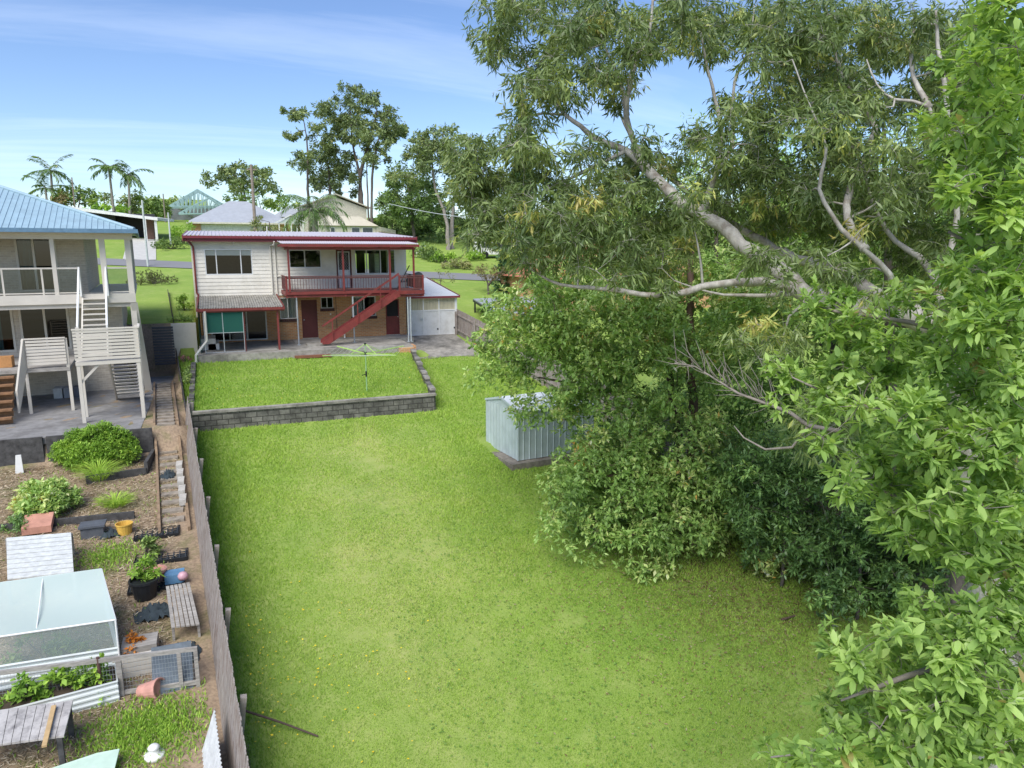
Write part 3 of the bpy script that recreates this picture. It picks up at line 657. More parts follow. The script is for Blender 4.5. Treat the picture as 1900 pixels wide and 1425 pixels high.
def nwin(x0, x1, z0, z1, mull, curt=None):
    b = MB(); f = .08; y = yw-.03
    b.box(x0, x0+f, y, y+.14, z0, z1); b.box(x1-f, x1, y, y+.14, z0, z1); b.box(x0+f, x1-f, y, y+.14, z0, z0+f); b.box(x0+f, x1-f, y, y+.14, z1-f, z1)
    for m in mull: b.box(m-.04, m+.04, y+.004, y+.136, z0+f, z1-f)
    w = b.build('window', M['cream'], nb); q = MB(); q.add([(x0+f, y+.06, z0+f), (x1-f, y+.06, z0+f), (x1-f, y+.06, z1-f), (x0+f, y+.06, z1-f)], [(0, 1, 2, 3)]); q.build('pane', M['glassdark'], w)
    if curt: q = MB(); q.corr((curt[0], y+.3, z0), (curt[1], y+.3, z0), (curt[0], y+.3, z1), pitch=.13, amp=.03); q.build('curtain', M['curtain'], w)
nwin(*OU[0], [-8.0], (-9.1, -6.8)); nwin(*OU[1], [-5.5], (-6.05, -5.5))
nwin(*OD[0], [-7.3], (-8.1, -6.9)); nwin(*OD[1], [-5.4])
# hip roof
ez = 5.52; xa, xb, ya, yb = -16.5, -1.85, -8.65, 3.0; s = .37; hh = (yb-ya)/2; zt = ez+hh*s; ym = (ya+yb)/2
P = [(xa, ya, ez), (xb, ya, ez), (xb, yb, ez), (xa, yb, ez), (xa+hh, ym, zt), (xb-hh, ym, zt)]
b = MB(); b.add(P, [(0, 1, 5, 4), (1, 2, 5), (2, 3, 4, 5), (3, 0, 4), (3, 2, 1, 0)])
n = int((xb-xa)/.2)
for i in range(1, n):                                   # standing ribs of the sheet on the slope facing the yard
    x = xa+i*.2; t = min(x-xa, xb-x, hh)
    b.beam((x, ya, ez+.012), (x, ya+t-.02, ez+(t-.02)*s+.012), .03, .022, (0, -s, 1))
b.build('roof', M['bluesheet'], nb)
b = MB()
for p, q in ((P[0], P[4]), (P[1], P[5]), (P[4], P[5]), (P[2], P[5])): b.tube([Vector(p)+Vector((0, 0, .03)), Vector(q)+Vector((0, 0, .03))], .07, 8)
b.build('ridge_capping', M['bluesheet'], nb)
b = MB(); b.box(xa, xb+.12, ya-.12, ya-.01, ez-.13, ez+.02); b.box(xb+.01, xb+.12, ya, yb, ez-.13, ez+.02); b.build('gutter', mat('blue_gutter', (.12, .22, .32), .5), nb)
b = MB(); b.box(xa+.1, xb-.05, ya+.05, yw-.01, ez-.14, ez-.05); b.box(xa+.1, xb-.1, -8.15, -8.0, ez-.36, ez-.14); b.build('eave_lining', M['cream'], nb)
# upper deck
b = MB(); b.box(x0, -2.05, -8.1, yw-.01, 2.86, 3.05); b.box(-3.74, -2.05, yw-.01, 2.6, 2.862, 3.048); b.box(x0, -2.02, -8.16, -8.1, 2.72, 3.08); b.box(x0, -2.1, -8.05, -7.9, 2.55, 2.72); b.build('deck', M['cream'], nb)
for x, w in ((-12.0, .12), (-9.2, .12), (-4.66, .14), (-3.02, .2), (-2.14, .2)):
    b = MB(); b.box(x-w/2, x+w/2, -8.09, -8.09+w, 3.06 if x < -2.5 else -1.1, ez-.36); b.build('column', M['cream'], nb)
for y in (-4.6, -1.2, 2.2): b = MB(); b.box(-2.24, -2.06, y-.09, y+.09, 3.06, ez-.15); b.build('column', M['cream'], nb)
b = MB(); b.prism([(-2.22, -8.0, 2.7), (-1.98, -8.0, 2.7), (-1.75, -6.7, -1.1), (-2.02, -6.7, -1.1)], (0, -.2, 0)); b.build('column', M['cream'], nb)
def nrail(xa, xb, y, z, name='balustrade'):
    b = MB(); b.box(xa, xb, y-.03, y+.03, z+.98, z+1.04); b.box(xa, xb, y-.02, y+.02, z+.06, z+.1)
    k = max(1, round((xb-xa)/1.3))
    for i in range(k+1): x = xa+(xb-xa)*i/k; b.box(x-.03, x+.03, y-.028, y+.028, z+.0, z+.979)
    w = b.build(name, M['cream'], nb); q = MB(); q.box(xa+.03, xb-.03, y-.004, y+.004, z+.1, z+.98); q.build('glass_panel', M['glass'], w)
nrail(x0, -3.85, -8.05, 3.06); nrail(-3.0, -2.2, -8.05, 3.06)
# upper stair to the landing
b = MB()
for x in (-3.86, -3.06): b.prism([(x, -8.1, 2.8), (x, -8.1, 3.05), (x, -11.35, 1.1), (x, -11.35, .85)], (.05, 0, 0))
for i in range(11): t = (i+.5)/11; b.box(-3.81, -3.06, -8.1-3.25*t-.14, -8.1-3.25*t+.14, 3.0-1.95*t-.03, 3.0-1.95*t+.01)
nst = b.build('staircase', M['cream'], nb)
for x in (-3.9, -3.0):
    b = MB(); b.prism([(x, -8.1, 3.05), (x, -8.1, 4.12), (x, -11.4, 2.15), (x, -11.4, 1.95), (x, -8.3, 3.85), (x, -8.3, 3.0)], (.06, 0, 0)); b.build('handrail', M['white'], nst)
# landing with slatted sides and a lower flight
b = MB(); b.box(-3.95, -2.0, -12.5, -11.35, .9, 1.02); b.build('landing', M['cream'], nb)
b = MB()
for i in range(9):
    z = 1.08+i*.115; b.box(-3.95, -2.0, -12.53, -12.5, z, z+.085); b.box(-2.0, -1.97, -12.5, -11.35, z, z+.085)
b.box(-3.97, -1.95, -12.55, -12.47, 2.1, 2.15); b.box(-2.02, -1.94, -12.46, -11.35, 2.1, 2.15); b.build('slat_railing', M['cream'], nb)
for x, y in ((-3.88, -12.43), (-2.07, -12.43), (-3.88, -11.4), (-2.07, -11.4)):
    b = MB(); b.box(x-.055, x+.055, y-.055, y+.055, -1.1, .9 if y < -12 else 2.1); b.build('post', M['cream'], nb)
b = MB(); b.beam((-3.86, -12.4, .3), (-3.3, -12.4, .88), .05, .08); b.build('brace', M['cream'], nb)
b = MB()
for i in range(11): t = i/11; b.box(-3.0+.9*0, -2.15, -11.3+2.9*t, -11.3+2.9*t+.28, .86-1.9*t, .9-1.9*t)
for x in (-3.05, -2.14): b.prism([(x, -11.3, .65), (x, -11.3, .95), (x, -8.2, -1.05), (x, -8.45, -1.1)], (.05, 0, 0))
b.build('staircase', M['cream'], nb)
# lower deck at left
b = MB(); b.box(-10, -4.35, -10.0, yw-.02, .42, .55); b.build('deck', M['greytimber'], nb)
b = MB()
for i in range(8): z = .68+i*.115; b.box(-5.62, -4.42, -10.03, -10, z, z+.085)
b.box(-5.65, -4.40, -10.05, -9.98, 1.6, 1.65); b.prism([(-5.72, -10.0, .55), (-5.72, -10.0, 1.65), (-6.0, -10.6, -.1), (-6.0, -10.6, -.9)], (.06, 0, 0)); b.build('slat_railing', M['cream'], nb)
for x in (-5.7, -4.4, -7.5): b = MB(); b.box(x-.05, x+.05, -9.98, -9.88, -1.1, 1.6 if x > -6 else .42); b.build('post', M['cream'], nb)
b = MB()
for i in range(6): b.box(-7.6, -6.05, -10.0-.28*i-.27, -10.0-.28*i, .3-.24*i, .36-.24*i); b.box(-7.6, -6.05, -10.0-.28*i-.03, -10.0-.28*i, .08-.24*i, .3-.24*i)
b.build('timber_steps', M['browntread'], nb)
b = MB(); b.box(-8, -6.1, -9.6, -9.2, .56, .95); tag(b.build('storage_box', mat('orange_box', (.45, .22, .08), .7)), 'orange brown box on the lower deck of the cream house', 'box')
for i, (xx, cc, nm) in enumerate(((-5.35, (.55, .57, .58), 'pale'), (-5.0, (.30, .32, .36), 'grey'), (-4.65, (.12, .13, .17), 'dark'))):
    b = MB(); b.box(xx, xx+.3, -7.4, -6.9, -1.09, -.72); b.box(xx-.01, xx+.31, -7.42, -6.88, -.72, -.68)
    tag(b.build('storage_tub', mat('tub_'+nm, cc, .5)), nm+' plastic tub under the lower deck of the cream house', 'tub', 'tubs under the deck')
# dark slatted side gate and paving
b = MB()
for i in range(14): b.box(-1.95, xl(-3.2)-.12, -3.24, -3.2, -.55+i*.13, -.55+i*.13+.11)
gt = b.build('side_gate', mat('dark_slats', (.05, .052, .065), .5)); tag(gt, 'dark slatted gate between the cream house and the boundary', 'gate')
b = MB(); b.box(-2.56, -2.5, -5.6, -3.4, -.9, 1.6); b.box(-3.3, -2.75, -6.12, -6.04, -1.0, 1.1); tag(b.build('roller_door', mat('dark_panel', (.06, .06, .075), .5)), 'dark blue grey door under the deck of the cream house', 'door')
M['npave'] = mat('grey_paving', (.25, .245, .24), .9, var=.15, scale=3, bump=.2, bscale=60, stain=(.13, .125, .12), stain_scale=.9)
b = MB(); b.box(-14, xl(-9)-1.15, -14.35, -5.9, -1.3, -1.085); b.box(-2.6, xl(-4.5)-.22, -5.89, -3.26, -1.3, -1.088); structure(b.build('paving', M['npave']))
# ------------------------------------------------------------ yard things
def yl(px_, py_, off=.12): return onL(px_, py_, off)
def Yg(x, y): return hz(x, y)
# path of timber rungs beside the fence
b = MB()
for i in range(26):
    y = -5.6-.55*i; x = xl(y)-.72; z = -1.08 if y > -14.35 else Yg(x, y)+.02
    b.box(x-.27, x+.27, y-.18, y+.12, z-.1, z+.035)
structure(b.build('path', mat('path_pavers', (.30, .26, .21), .9, var=.25, scale=5)))
for sx in (-.36, .36):
    b = MB()
    for i in range(14):
        y = -5.4-1.05*i; x = xl(y)-.72+sx; x2 = xl(y-1.05)-.72+sx; z = -1.05 if y > -14 else Yg(x, y)+.05; z2 = -1.05 if y-1.05 > -14 else Yg(x2, y-1.05)+.05
        b.beam((x, y, z), (x2, y-1.04, z2), .07, .14)
    tag(b.build('path_edging', mat('path_timber', (.27, .19, .12), .9, var=.2)), 'brown timber edging on the %s side of the stepping path' % ('house' if sx < 0 else 'fence'), 'edging')
def sleeper(p, q, z0, h, lab, m='darktimber'):
    b = MB(); b.beam((p[0], p[1], z0+h/2), (q[0], q[1], z0+h/2), .1, h); tag(b.build('sleeper', M[m]), lab, 'edging')
sleeper((-8, -14.42), (-4.45, -14.42), -1.9, .86, 'dark timber sleeper wall at the edge of the grey paving')
sleeper((-4.35, -14.42), (xl(-14.4)-1.15, -14.42), -1.9, .86, 'dark timber edging behind the round green hedge')
a = yl(160, 898); c = yl(272, 880); sleeper((a.x, a.y), (c.x, c.y), a.z-.05, .3, 'black sleeper in front of the tufty grass plant')
a = yl(0, 985); c = yl(250, 962); sleeper((a.x, a.y), (c.x, c.y), a.z-.05, .22, 'long black garden edging beneath the leafy bush')
a = yl(272, 880); c = yl(272, 800); sleeper((a.x, a.y), (a.x+.12, -14.5), a.z-.05, .45, 'black sleeper along the path end of the garden bed')
b = MB()
for i in range(5):
    y = -15.6-.62*i-.0; x = xl(y)-.42; z = Yg(x, y)-.02; b.box(x-.09, x+.09, y-.58, y, z, z+.17)
tag(b.build('edge_blocks', mat('edge_block', (.46, .44, .40), .9, var=.15)), 'row of pale concrete edging blocks against the foot of the fence', 'edging')
M['trayblack'] = mat('tray_black', (.035, .042, .05), .55, var=.2)
def crate(p, w, d, h, lab, rot=0):
    t = thing('crate', lab, 'crate', (p.x, p.y, p.z-.08), 'black crates by the fence'); t.rotation_euler = (0, 0, rot); b = MB()
    X0, Y0 = -w/2, -d/2
    def bx(*a): b.add([(p.x+v[0], p.y+v[1], p.z-.08+v[2]) for v in MB().box(*a).v], MB().box(*a).f)
    for z in np.linspace(0, h-.03, 4): bx(X0, -X0, Y0, Y0+.015, z, z+.028); bx(X0, -X0, -Y0-.015, -Y0, z, z+.028); bx(X0, X0+.015, Y0+.016, -Y0-.016, z, z+.028); bx(-X0-.015, -X0, Y0+.016, -Y0-.016, z, z+.028)
    for x in np.linspace(X0, -X0-.015, 9): bx(x, x+.015, Y0+.017, Y0+.03, 0, h); bx(x, x+.015, -Y0-.03, -Y0-.017, 0, h); bx(x, x+.015, Y0+.031, -Y0-.031, .0, .012)
    for y in np.linspace(Y0+.03, -Y0-.045, 6): bx(X0+.017, X0+.03, y, y+.015, 0, h); bx(-X0-.03, -X0-.017, y, y+.015, 0, h); bx(X0+.031, -X0-.031, y, y+.015, .013, .022)
    b.build('basket', M['blackplastic'], t); b = MB(); b.box(p.x+X0+.02, p.x-X0-.02, p.y+Y0+.02, p.y-Y0-.02, p.z-.078, p.z-.07)
    for x in np.linspace(X0+.05, -X0-.05, 9): b.box(p.x+x-.012, p.x+x+.012, p.y+Y0+.033, p.y-Y0-.033, p.z-.069, p.z+.045)
    for y in np.linspace(Y0+.06, -Y0-.06, 5): b.box(p.x+X0+.033, p.x-X0-.033, p.y+y-.012, p.y+y+.012, p.z-.0685, p.z+.041)
    b.build('tray_grid', M['trayblack'], t); return t
crate(yl(292, 990), 1.08, .62, .14, 'black plastic crate nearest the house, beside the yellow bucket')
crate(yl(300, 1035), 1.2, .6, .14, 'black plastic crate in the middle of the row by the fence')
crate(yl(292, 1085), 1.2, .62, .14, 'black plastic crate behind the large black plant pot')
def pot(p, r, h, m, lab, cat='pot', lie=None, soil=True, taper=.75):
    t = thing('plant_pot', lab, cat, tuple(p)); b = MB()
    b.lathe(p, [(0, 0), (r*taper, 0), (r*.97, h*.88), (r*1.06, h*.88), (r*1.06, h), (r*.94, h), (r*.9, h*.85), (0, h*.85)], 18); b.build('pot', m, t, False)
    if lie: t.rotation_euler = lie
    return t
M['terracotta'] = mat('pink_terracotta', (.52, .27, .22), .8, var=.1); M['yellow'] = mat('yellow_tub', (.68, .42, .08), .6, var=.12)
b = MB(); p = yl(232, 990); b.lathe(p, [(0, 0), (.16, 0), (.20, .26), (.215, .26), (.215, .29), (.19, .29), (.15, .03), (0, .03)], 18)
tag(b.build('bucket', M['yellow']), 'yellow bucket between the dark tub and the black crates', 'bucket')
p = yl(174, 992); b = MB(); b.box(p.x-.26, p.x+.26, p.y-.2, p.y+.2, p.z-.05, p.z+.26); b.box(p.x-.3, p.x+.3, p.y-.24, p.y+.24, p.z+.26, p.z+.31); tag(b.build('tub', mat('grey_tub', (.10, .11, .13), .5)), 'dark grey lidded tub left of the yellow bucket', 'tub')
p = yl(75, 985); b = MB(); b.prism([(p.x-.36, p.y-.25, p.z+.02), (p.x+.3, p.y-.25, p.z+.02), (p.x+.3, p.y+.25, p.z+.22), (p.x-.36, p.y+.25, p.z+.22)], (0, 0, .18)); tag(b.build('planter_box', mat('salmon_box', (.50, .25, .18), .8, var=.12)), 'salmon coloured planter box behind the white slatted bed cover', 'planter')
pot(yl(270, 1108), .30, .45, M['blackplastic'], 'large black plant pot with a leafy plant by the crates')
pot(yl(290, 1078), .24, .3, M['terracotta'], 'pink terracotta pot standing behind the large black pot')
pot(yl(262, 1284), .19, .42, M['terracotta'], 'pink pot lying on its side behind the wire fence', lie=(rad(75), 0, rad(60)))
# white slatted cover on a raised bed
a = [onL(12, 1000, .7), onL(132, 990, .7), onL(137, 1065, .7), onL(14, 1078, .7)]; t = thing('bed_cover', 'white slatted cover on a raised bed behind the netted bed', 'bed cover', tuple(onL(75, 1060, .1)))
b = MB(); n = 9
for i in range(n):
    u0, u1 = i/n, (i+.82)/n; q = [a[0].lerp(a[3], u0), a[1].lerp(a[2], u0), a[1].lerp(a[2], u1), a[0].lerp(a[3], u1)]; b.prism(q, (0, 0, .03))
b.build('slats', mat('whitewashed', (.60, .62, .60), .8, var=.12, scale=8), t)
for i in range(4): b = MB(); b.beam(a[i]-Vector((0, 0, .9)), a[i]-Vector((0, 0, .005)), .06, .06, (1, 0, 0)); b.build('leg', M['greytimber'], t)
# netted raised bed
t = thing('netted_bed', 'raised vegetable bed under a pale net on a white frame', 'garden bed', tuple(onL(110, 1230, .1)))
T = [onL(-60, 1090, 1.15), onL(188, 1056, 1.15), onL(214, 1150, 1.15), onL(-60, 1190, 1.15)]
Bz = [p-Vector((0, 0, 1.12)) for p in T]
b = MB()
for i in range(4): b.tube([T[i], T[(i+1) % 4]], .02, 6); b.tube([T[i], Bz[i]], .02, 6)
b.tube([T[0].lerp(T[1], .55), T[3].lerp(T[2], .45)], .012, 6); b.build('frame', M['white'], t)
net = shade('pale_net', (.50, .60, .56), .82); net2 = shade('side_net', (.5, .6, .58), .35)
b = MB(); k = 10
for j in range(k+1):
    for i in range(k+1):
        u, v = i/k, j/k; p = T[0].lerp(T[1], u).lerp(T[3].lerp(T[2], u), v); p = p-Vector((0, 0, .09*math.sin(math.pi*u)*math.sin(math.pi*v)-.0)); b.v.append(tuple(p+Vector((0, 0, .02))))
for j in range(k):
    for i in range(k): a_ = j*(k+1)+i; b.f.append((a_, a_+1, a_+k+2, a_+k+1))
b.build('net', net, t, True)
b = MB(); b.add([T[3], T[2], T[2]-Vector((0, 0, .75)), T[3]-Vector((0, 0, .75))], [(0, 1, 2, 3)]); b.add([T[2], T[1], T[1]-Vector((0, 0, .75)), T[2]-Vector((0, 0, .75))], [(0, 1, 2, 3)]); b.build('side_net', net2, t)
M['whitecorr'] = mat('white_corrugated', (.62, .66, .66), .5, var=.06, scale=2)
b = MB(); b.corr(Bz[3], Bz[3]+Vector((0, 0, .55)), Bz[2], pitch=.11, amp=.014); b.corr(Bz[2], Bz[2]+Vector((0, 0, .55)), Bz[1], pitch=.11, amp=.014); b.build('bed_side', M['whitecorr'], t)
# open corrugated bed in front
t2 = thing('raised_bed', 'white corrugated raised bed of leafy greens in front of the netted bed', 'garden bed', tuple(onL(110, 1320, .1)))
A_ = [onL(-60, 1285, .55), onL(213, 1225, .55), onL(218, 1262, .55), onL(-60, 1335, .55)]; b = MB()
for i in range(4): p = A_[i]; q = A_[(i+1) % 4]; d = Vector((0, 0, -.6)); b.corr(p+d, p, q+d, pitch=.11, amp=.014)
b.build('bed_side', M['whitecorr'], t2)
b = MB(); d = Vector((0, 0, -.12)); b.add([p+d for p in A_], [(0, 1, 2, 3)]); b.build('soil', mat('bed_soil', (.06, .045, .03), .95), t2)
# wire fence with timber rails
t = thing('wire_fence', 'low timber and wire fence across the neighbouring yard', 'fence', tuple(onL(200, 1300, .1)))
g0_, g1_ = onL(-40, 1328, .12), onL(372, 1272, .12); b = MB(); b.beam(g0_+uz*.78, g1_+uz*.78, .05, .08); b.build('top_rail', M['greytimber'], t)
b = MB(); b.beam(g0_.lerp(g1_, .6)+uz*.08, g1_+uz*.08, .05, .08); b.build('bottom_rail', M['greytimber'], t)
for f, m_, w in ((.63, 'greytimber', .09), (.91, 'greytimber', .07), (.99, 'greytimber', .07)): p = g0_.lerp(g1_, f); b = MB(); b.beam(p-uz*.2, p+uz*.74, w, w, (1, 0, 0)); b.build('post', M[m_], t)
p = g0_.lerp(g1_, .54); b = MB(); b.tube([p-uz*.2, p+uz*.85], .03, 8); b.build('steel_post', mat('rust', (.11, .06, .05), .8), t)
b = MB(); nn = 70
for i in range(nn+1): p = g0_.lerp(g1_, i/nn); b.beam(p+uz*.02, p+uz*.76, .003, .003, (1, 0, 0))
for z in np.linspace(.1, .74, 8): b.beam(g0_+uz*z, g1_+uz*z, .003, .003)
b.build('wire_mesh', M['steel'], t)
# boxes, boards, bench, table
p = onL(252, 1262, .15); b = MB(); b.box(p.x-.38, p.x+.3, p.y+.15, p.y+.2, p.z-.1, p.z+.45)
for k in range(5): b.box(p.x-.38, p.x+.3, p.y+.135, p.y+.149, p.z-.08+.1*k, p.z+.0+.1*k)
tag(b.build('slatted_panel', M['cream']), 'cream slatted panel standing behind the wire fence', 'panel')
p = onL(262, 1215, .1); b = MB(); b.box(p.x-.32, p.x+.32, p.y-.25, p.y+.25, p.z-.1, p.z+.32); tag(b.build('planter_box', M['greytimber']), 'grey timber planter of orange flowers beside the netted bed', 'planter')
p = onL(325, 1285, .1); b = MB(); b.prism([(p.x-.38, p.y, p.z), (p.x+.32, p.y+.02, p.z), (p.x+.32, p.y+.45, p.z+.75), (p.x-.38, p.y+.45, p.z+.75)], (0, .03, 0)); tag(b.build('slate_sheet', mat('slate', (.12, .15, .18), .6, var=.15, scale=8)), 'dark slate grey sheet leaning behind the wire fence', 'sheet')
t = thing('bench', 'small grey slatted bench against the paling fence', 'bench', tuple(onL(340, 1165, .1))); a = [onL(308, 1090, .45), onL(353, 1082, .45), onL(372, 1160, .45), onL(318, 1166, .45)]
b = MB()
for i in range(6): u0, u1 = i/6, (i+.8)/6; b.prism([a[0].lerp(a[1], u0), a[0].lerp(a[1], u1), a[3].lerp(a[2], u1), a[3].lerp(a[2], u0)], (0, 0, .03))
b.build('seat', M['greytimber'], t)
for i in range(4): b = MB(); q = a[i].lerp((a[0]+a[2])/2, .12); b.beam(q-uz*.55, q-uz*.002, .05, .05, (1, 0, 0)); b.build('leg', M['greytimber'], t)
p = onL(326, 1078, .15); b = MB(); b.box(p.x-.22, p.x+.2, p.y-.15, p.y+.2, p.z, p.z+.22); tag(b.build('tub', mat('blue_tub', (.12, .26, .42), .5)), 'blue tub at the house end of the slatted bench', 'tub')
p = onL(340, 1075, .25); b = MB(); b.lathe(p, [(0, 0), (.1, .02), (.12, .1), (.08, .17), (0, .2)], 12); tag(b.build('ball', mat('pink_plastic', (.6, .36, .42), .4), None, True), 'pale pink ball on the blue tub beside the bench', 'ball')
def shadecloth(p, lab, sx, sy):
    b = MB(); k = 14; rr = np.random.default_rng(int(p.x*100) % 97+5)
    for j in range(k+1):
        for i in range(k+1):
            u, v = i/k-.5, j/k-.5; x, y = p.x+u*sx*(1-.3*abs(v)), p.y+v*sy*(1-.3*abs(u)); b.v.append((x, y, p.z-.05+abs(rr.normal(0, .07))+.14*max(0, 1-3*u*u-3*v*v)))
    for j in range(k):
        for i in range(k): q = j*(k+1)+i; b.f.append((q, q+1, q+k+2, q+k+1))
    tag(b.build('shade_cloth', mat('dark_cloth', (.035, .05, .06), .9), None, True), lab, 'cloth')
shadecloth(onL(285, 1140, .1), 'crumpled dark shade cloth in front of the black pot', .8, .7)
shadecloth(onL(340, 1215, .1), 'crumpled dark sheet at the near end of the slatted bench', .7, .8)
shadecloth(onL(205, 995, .1), 'crumpled grey plastic between the tub and the bucket', .6, .4)
shadecloth(onL(312, 885, .1), 'crumpled blue grey plastic on the path by the fence', .45, .8)
t = thing('work_table', 'weathered whitewashed table with a timber plank on it', 'table', tuple(onL(60, 1440, .1))); a = [onL(-70, 1330, .75), onL(137, 1302, .75), onL(120, 1368, .75), onL(-80, 1395, .75)]; b = MB()
for i in range(12): u0, u1 = i/12, (i+.93)/12; b.prism([a[0].lerp(a[1], u0), a[0].lerp(a[1], u1), a[3].lerp(a[2], u1), a[3].lerp(a[2], u0)], (0, 0, .035))
b.build('tabletop', mat('worn_white_boards', (.46, .44, .42), .9, var=.15, scale=3, stain=(.16, .15, .15), stain_scale=4), t)
for i in range(4): b = MB(); q = a[i].lerp((a[0]+a[2])/2, .1); b.beam(q-uz*.85, q-uz*.002, .08, .08, (1, 0, 0)); b.build('leg', M['darktimber'], t)
b = MB(); b.beam(onL(100, 1310, .83), onL(82, 1385, .83), .07, .04); tag(b.build('plank', mat('new_pine', (.52, .36, .18), .7)), 'clean pine plank lying across the weathered table', 'plank')
a = [onL(60, 1440, .3), onL(180, 1400, .35), onL(222, 1392, .35), onL(205, 1460, .3)]; b = MB(); b.prism(a, (0, 0, .03)); tag(b.build('pale_green_sheet', mat('pale_green', (.46, .60, .50), .6, var=.05)), 'pale green flat sheet on the mulch at the bottom edge of the photo', 'sheet')
b = MB(); fy0, fy1 = -30.6, -28.0
b.corr((xl(fy0)-.55, fy0, Lh(fy0)+.1), (xl(fy1)-.55, fy1, Lh(fy1)+.1), (xl(fy0)-.3, fy0, Lh(fy0)+.85), pitch=.09, amp=.012); tag(b.build('corrugated_sheet', mat('white_sheet', (.52, .54, .55), .5)), 'white corrugated sheet leaning on the paling fence', 'sheet')
p = onL(287, 1405, .1); b = MB(); b.lathe(p, [(.0, 0), (.17, 0), (.16, .08), (.08, .09), (.08, .17), (.1, .19), (.06, .23), (0, .24)], 14); tag(b.build('vent_cap', M['white'], None, True), 'white round vent cap on the mulch', 'vent')
p = onL(36, 880, .1); b = MB(); b.prism([(p.x-.12, p.y, p.z-.1), (p.x+.12, p.y, p.z-.1), (p.x+.1, p.y, p.z+.6), (p.x-.04, p.y, p.z+.6)], (0, .05, 0)); tag(b.build('marker_board', M['white']), 'small white board standing at the corner of the sleeper wall', 'board')
# ============================================================ PLANT KIT
RNG = np.random.default_rng(11)
def unit(a): return a/np.maximum(np.linalg.norm(a, axis=-1, keepdims=True), 1e-9)
def leafmesh(name, P, D, Nn, L, Wd, tint, m, parent=None, kind='quad', droop=.0, org_=None):
    o0 = np.array(org_ if org_ is not None else (org(parent) if parent is not None else (0, 0, 0)), float)
    P = P-o0; D = unit(D); S = unit(np.cross(D, Nn)); Nn = unit(np.cross(S, D)); n = len(P); L = L[:, None]; Wd = Wd[:, None]
    if kind == 'quad':
        V = np.stack([P, P+D*L*.48+S*Wd*.5+Nn*L*.03, P+D*L-Nn*L*droop, P+D*L*.48-S*Wd*.5+Nn*L*.03], 1); k = 4
        lp = np.arange(n*4); st = np.arange(n)*4; tot = np.full(n, 4)
    else:                                              # pointed oval leaf with a fold and a curved tip
        a = P+D*L*.28-Nn*L*droop*.1; b_ = P+D*L*.68-Nn*L*droop*.5
        V = np.stack([P, a+S*Wd*.42+Nn*Wd*.10, a-S*Wd*.42+Nn*Wd*.10, b_+S*Wd*.40+Nn*Wd*.10, b_-S*Wd*.40+Nn*Wd*.10, P+D*L-Nn*L*droop, a, b_], 1); k = 8
        f = [(0, 6, 1), (0, 2, 6), (1, 6, 7, 3), (6, 2, 4, 7), (3, 7, 5), (7, 4, 5)]
        base = np.arange(n)[:, None]*8; lp = (base+np.concatenate([np.array(q) for q in f])[None]).reshape(-1)
        tot = np.tile([len(q) for q in f], n); st = np.concatenate([[0], np.cumsum(tot)[:-1]])
    me = bpy.data.meshes.new(name); me.vertices.add(n*k); me.vertices.foreach_set('co', V.reshape(-1).astype(np.float32))
    me.loops.add(len(lp)); me.loops.foreach_set('vertex_index', lp.astype(np.int32))
    me.polygons.add(len(tot)); me.polygons.foreach_set('loop_start', st.astype(np.int32)); me.polygons.foreach_set('loop_total', tot.astype(np.int32))
    t = me.attributes.new('tint', 'FLOAT', 'POINT'); t.data.foreach_set('value', np.repeat(np.clip(tint, 0, 1), k).astype(np.float32))
    me.update(calc_edges=True)
    return link(name, me, m, parent)
def clumptips(r, C, R, n, up=.35, shell=.33):
    """n spray tips in each clump; returns tips, axes, clump index"""
    C = np.asarray(C, float); R = np.asarray(R, float)
    if R.ndim == 1: R = np.stack([R, R, R*.8], 1)
    k = np.repeat(np.arange(len(C)), n); d = unit(r.normal(size=(len(k), 3))); rr = r.random(len(k))**shell
    tip = C[k]+d*R[k]*rr[:, None]; ax = unit(d*.8+np.array([0, 0, up])+r.normal(0, .35, (len(k), 3))); return tip, ax, k
def sprays(r, tip, ax, per, L, W, ang=1.0, along=.15, droop=.2, vert=0.0, jit=.35, lv=.42):
    n = len(tip); T = np.repeat(tip, per, 0); A = np.repeat(ax, per, 0); m = n*per
    h = unit(np.cross(A, r.normal(size=(m, 3)))); a = ang*(1+r.normal(0, .3, m))[:, None]
    D = unit(A*np.cos(a)+h*np.sin(a)+np.array([0, 0, -droop])+r.normal(0, jit*.4, (m, 3)))
    P = T-A*(r.random(m)*along)[:, None]
    up = np.array([0, 0, 1.])*(1-vert)+r.normal(0, jit+vert, (m, 3))
    l = L*(1+lv*r.normal(size=m)).clip(.45, 1.7); return P, D, up, l, W*l/L*(1+.15*r.normal(size=m)).clip(.6, 1.5)
def nearest(sk, p):
    return min(range(len(sk)), key=lambda i: (sk[i][0]-p).length+max(0, sk[i][0].z-p.z)*.6)
def wander(r, pts, rd):
    """a living limb: a smooth bent course with swellings"""
    P = [Vector(p) for p in pts]; n = len(P); Q = []; R_ = []
    for i in range(n-1):
        p0, p1, p2, p3 = P[max(0, i-1)], P[i], P[i+1], P[min(n-1, i+2)]; k = max(2, min(7, int((p2-p1).length/.22)))
        for j in range(k):
            t = j/k; c = (p1*2+(p2-p0)*t+(p0*2-p1*5+p2*4-p3)*t*t+(p1*3-p0-p2*3+p3)*t**3)*.5; w = rd[i]+(rd[i+1]-rd[i])*t
            Q.append(c+Vector(r.normal(0, .16*w, 3))); R_.append(w*(1+r.normal(0, .07)))
    Q.append(P[-1]); R_.append(rd[-1]); return Q, R_
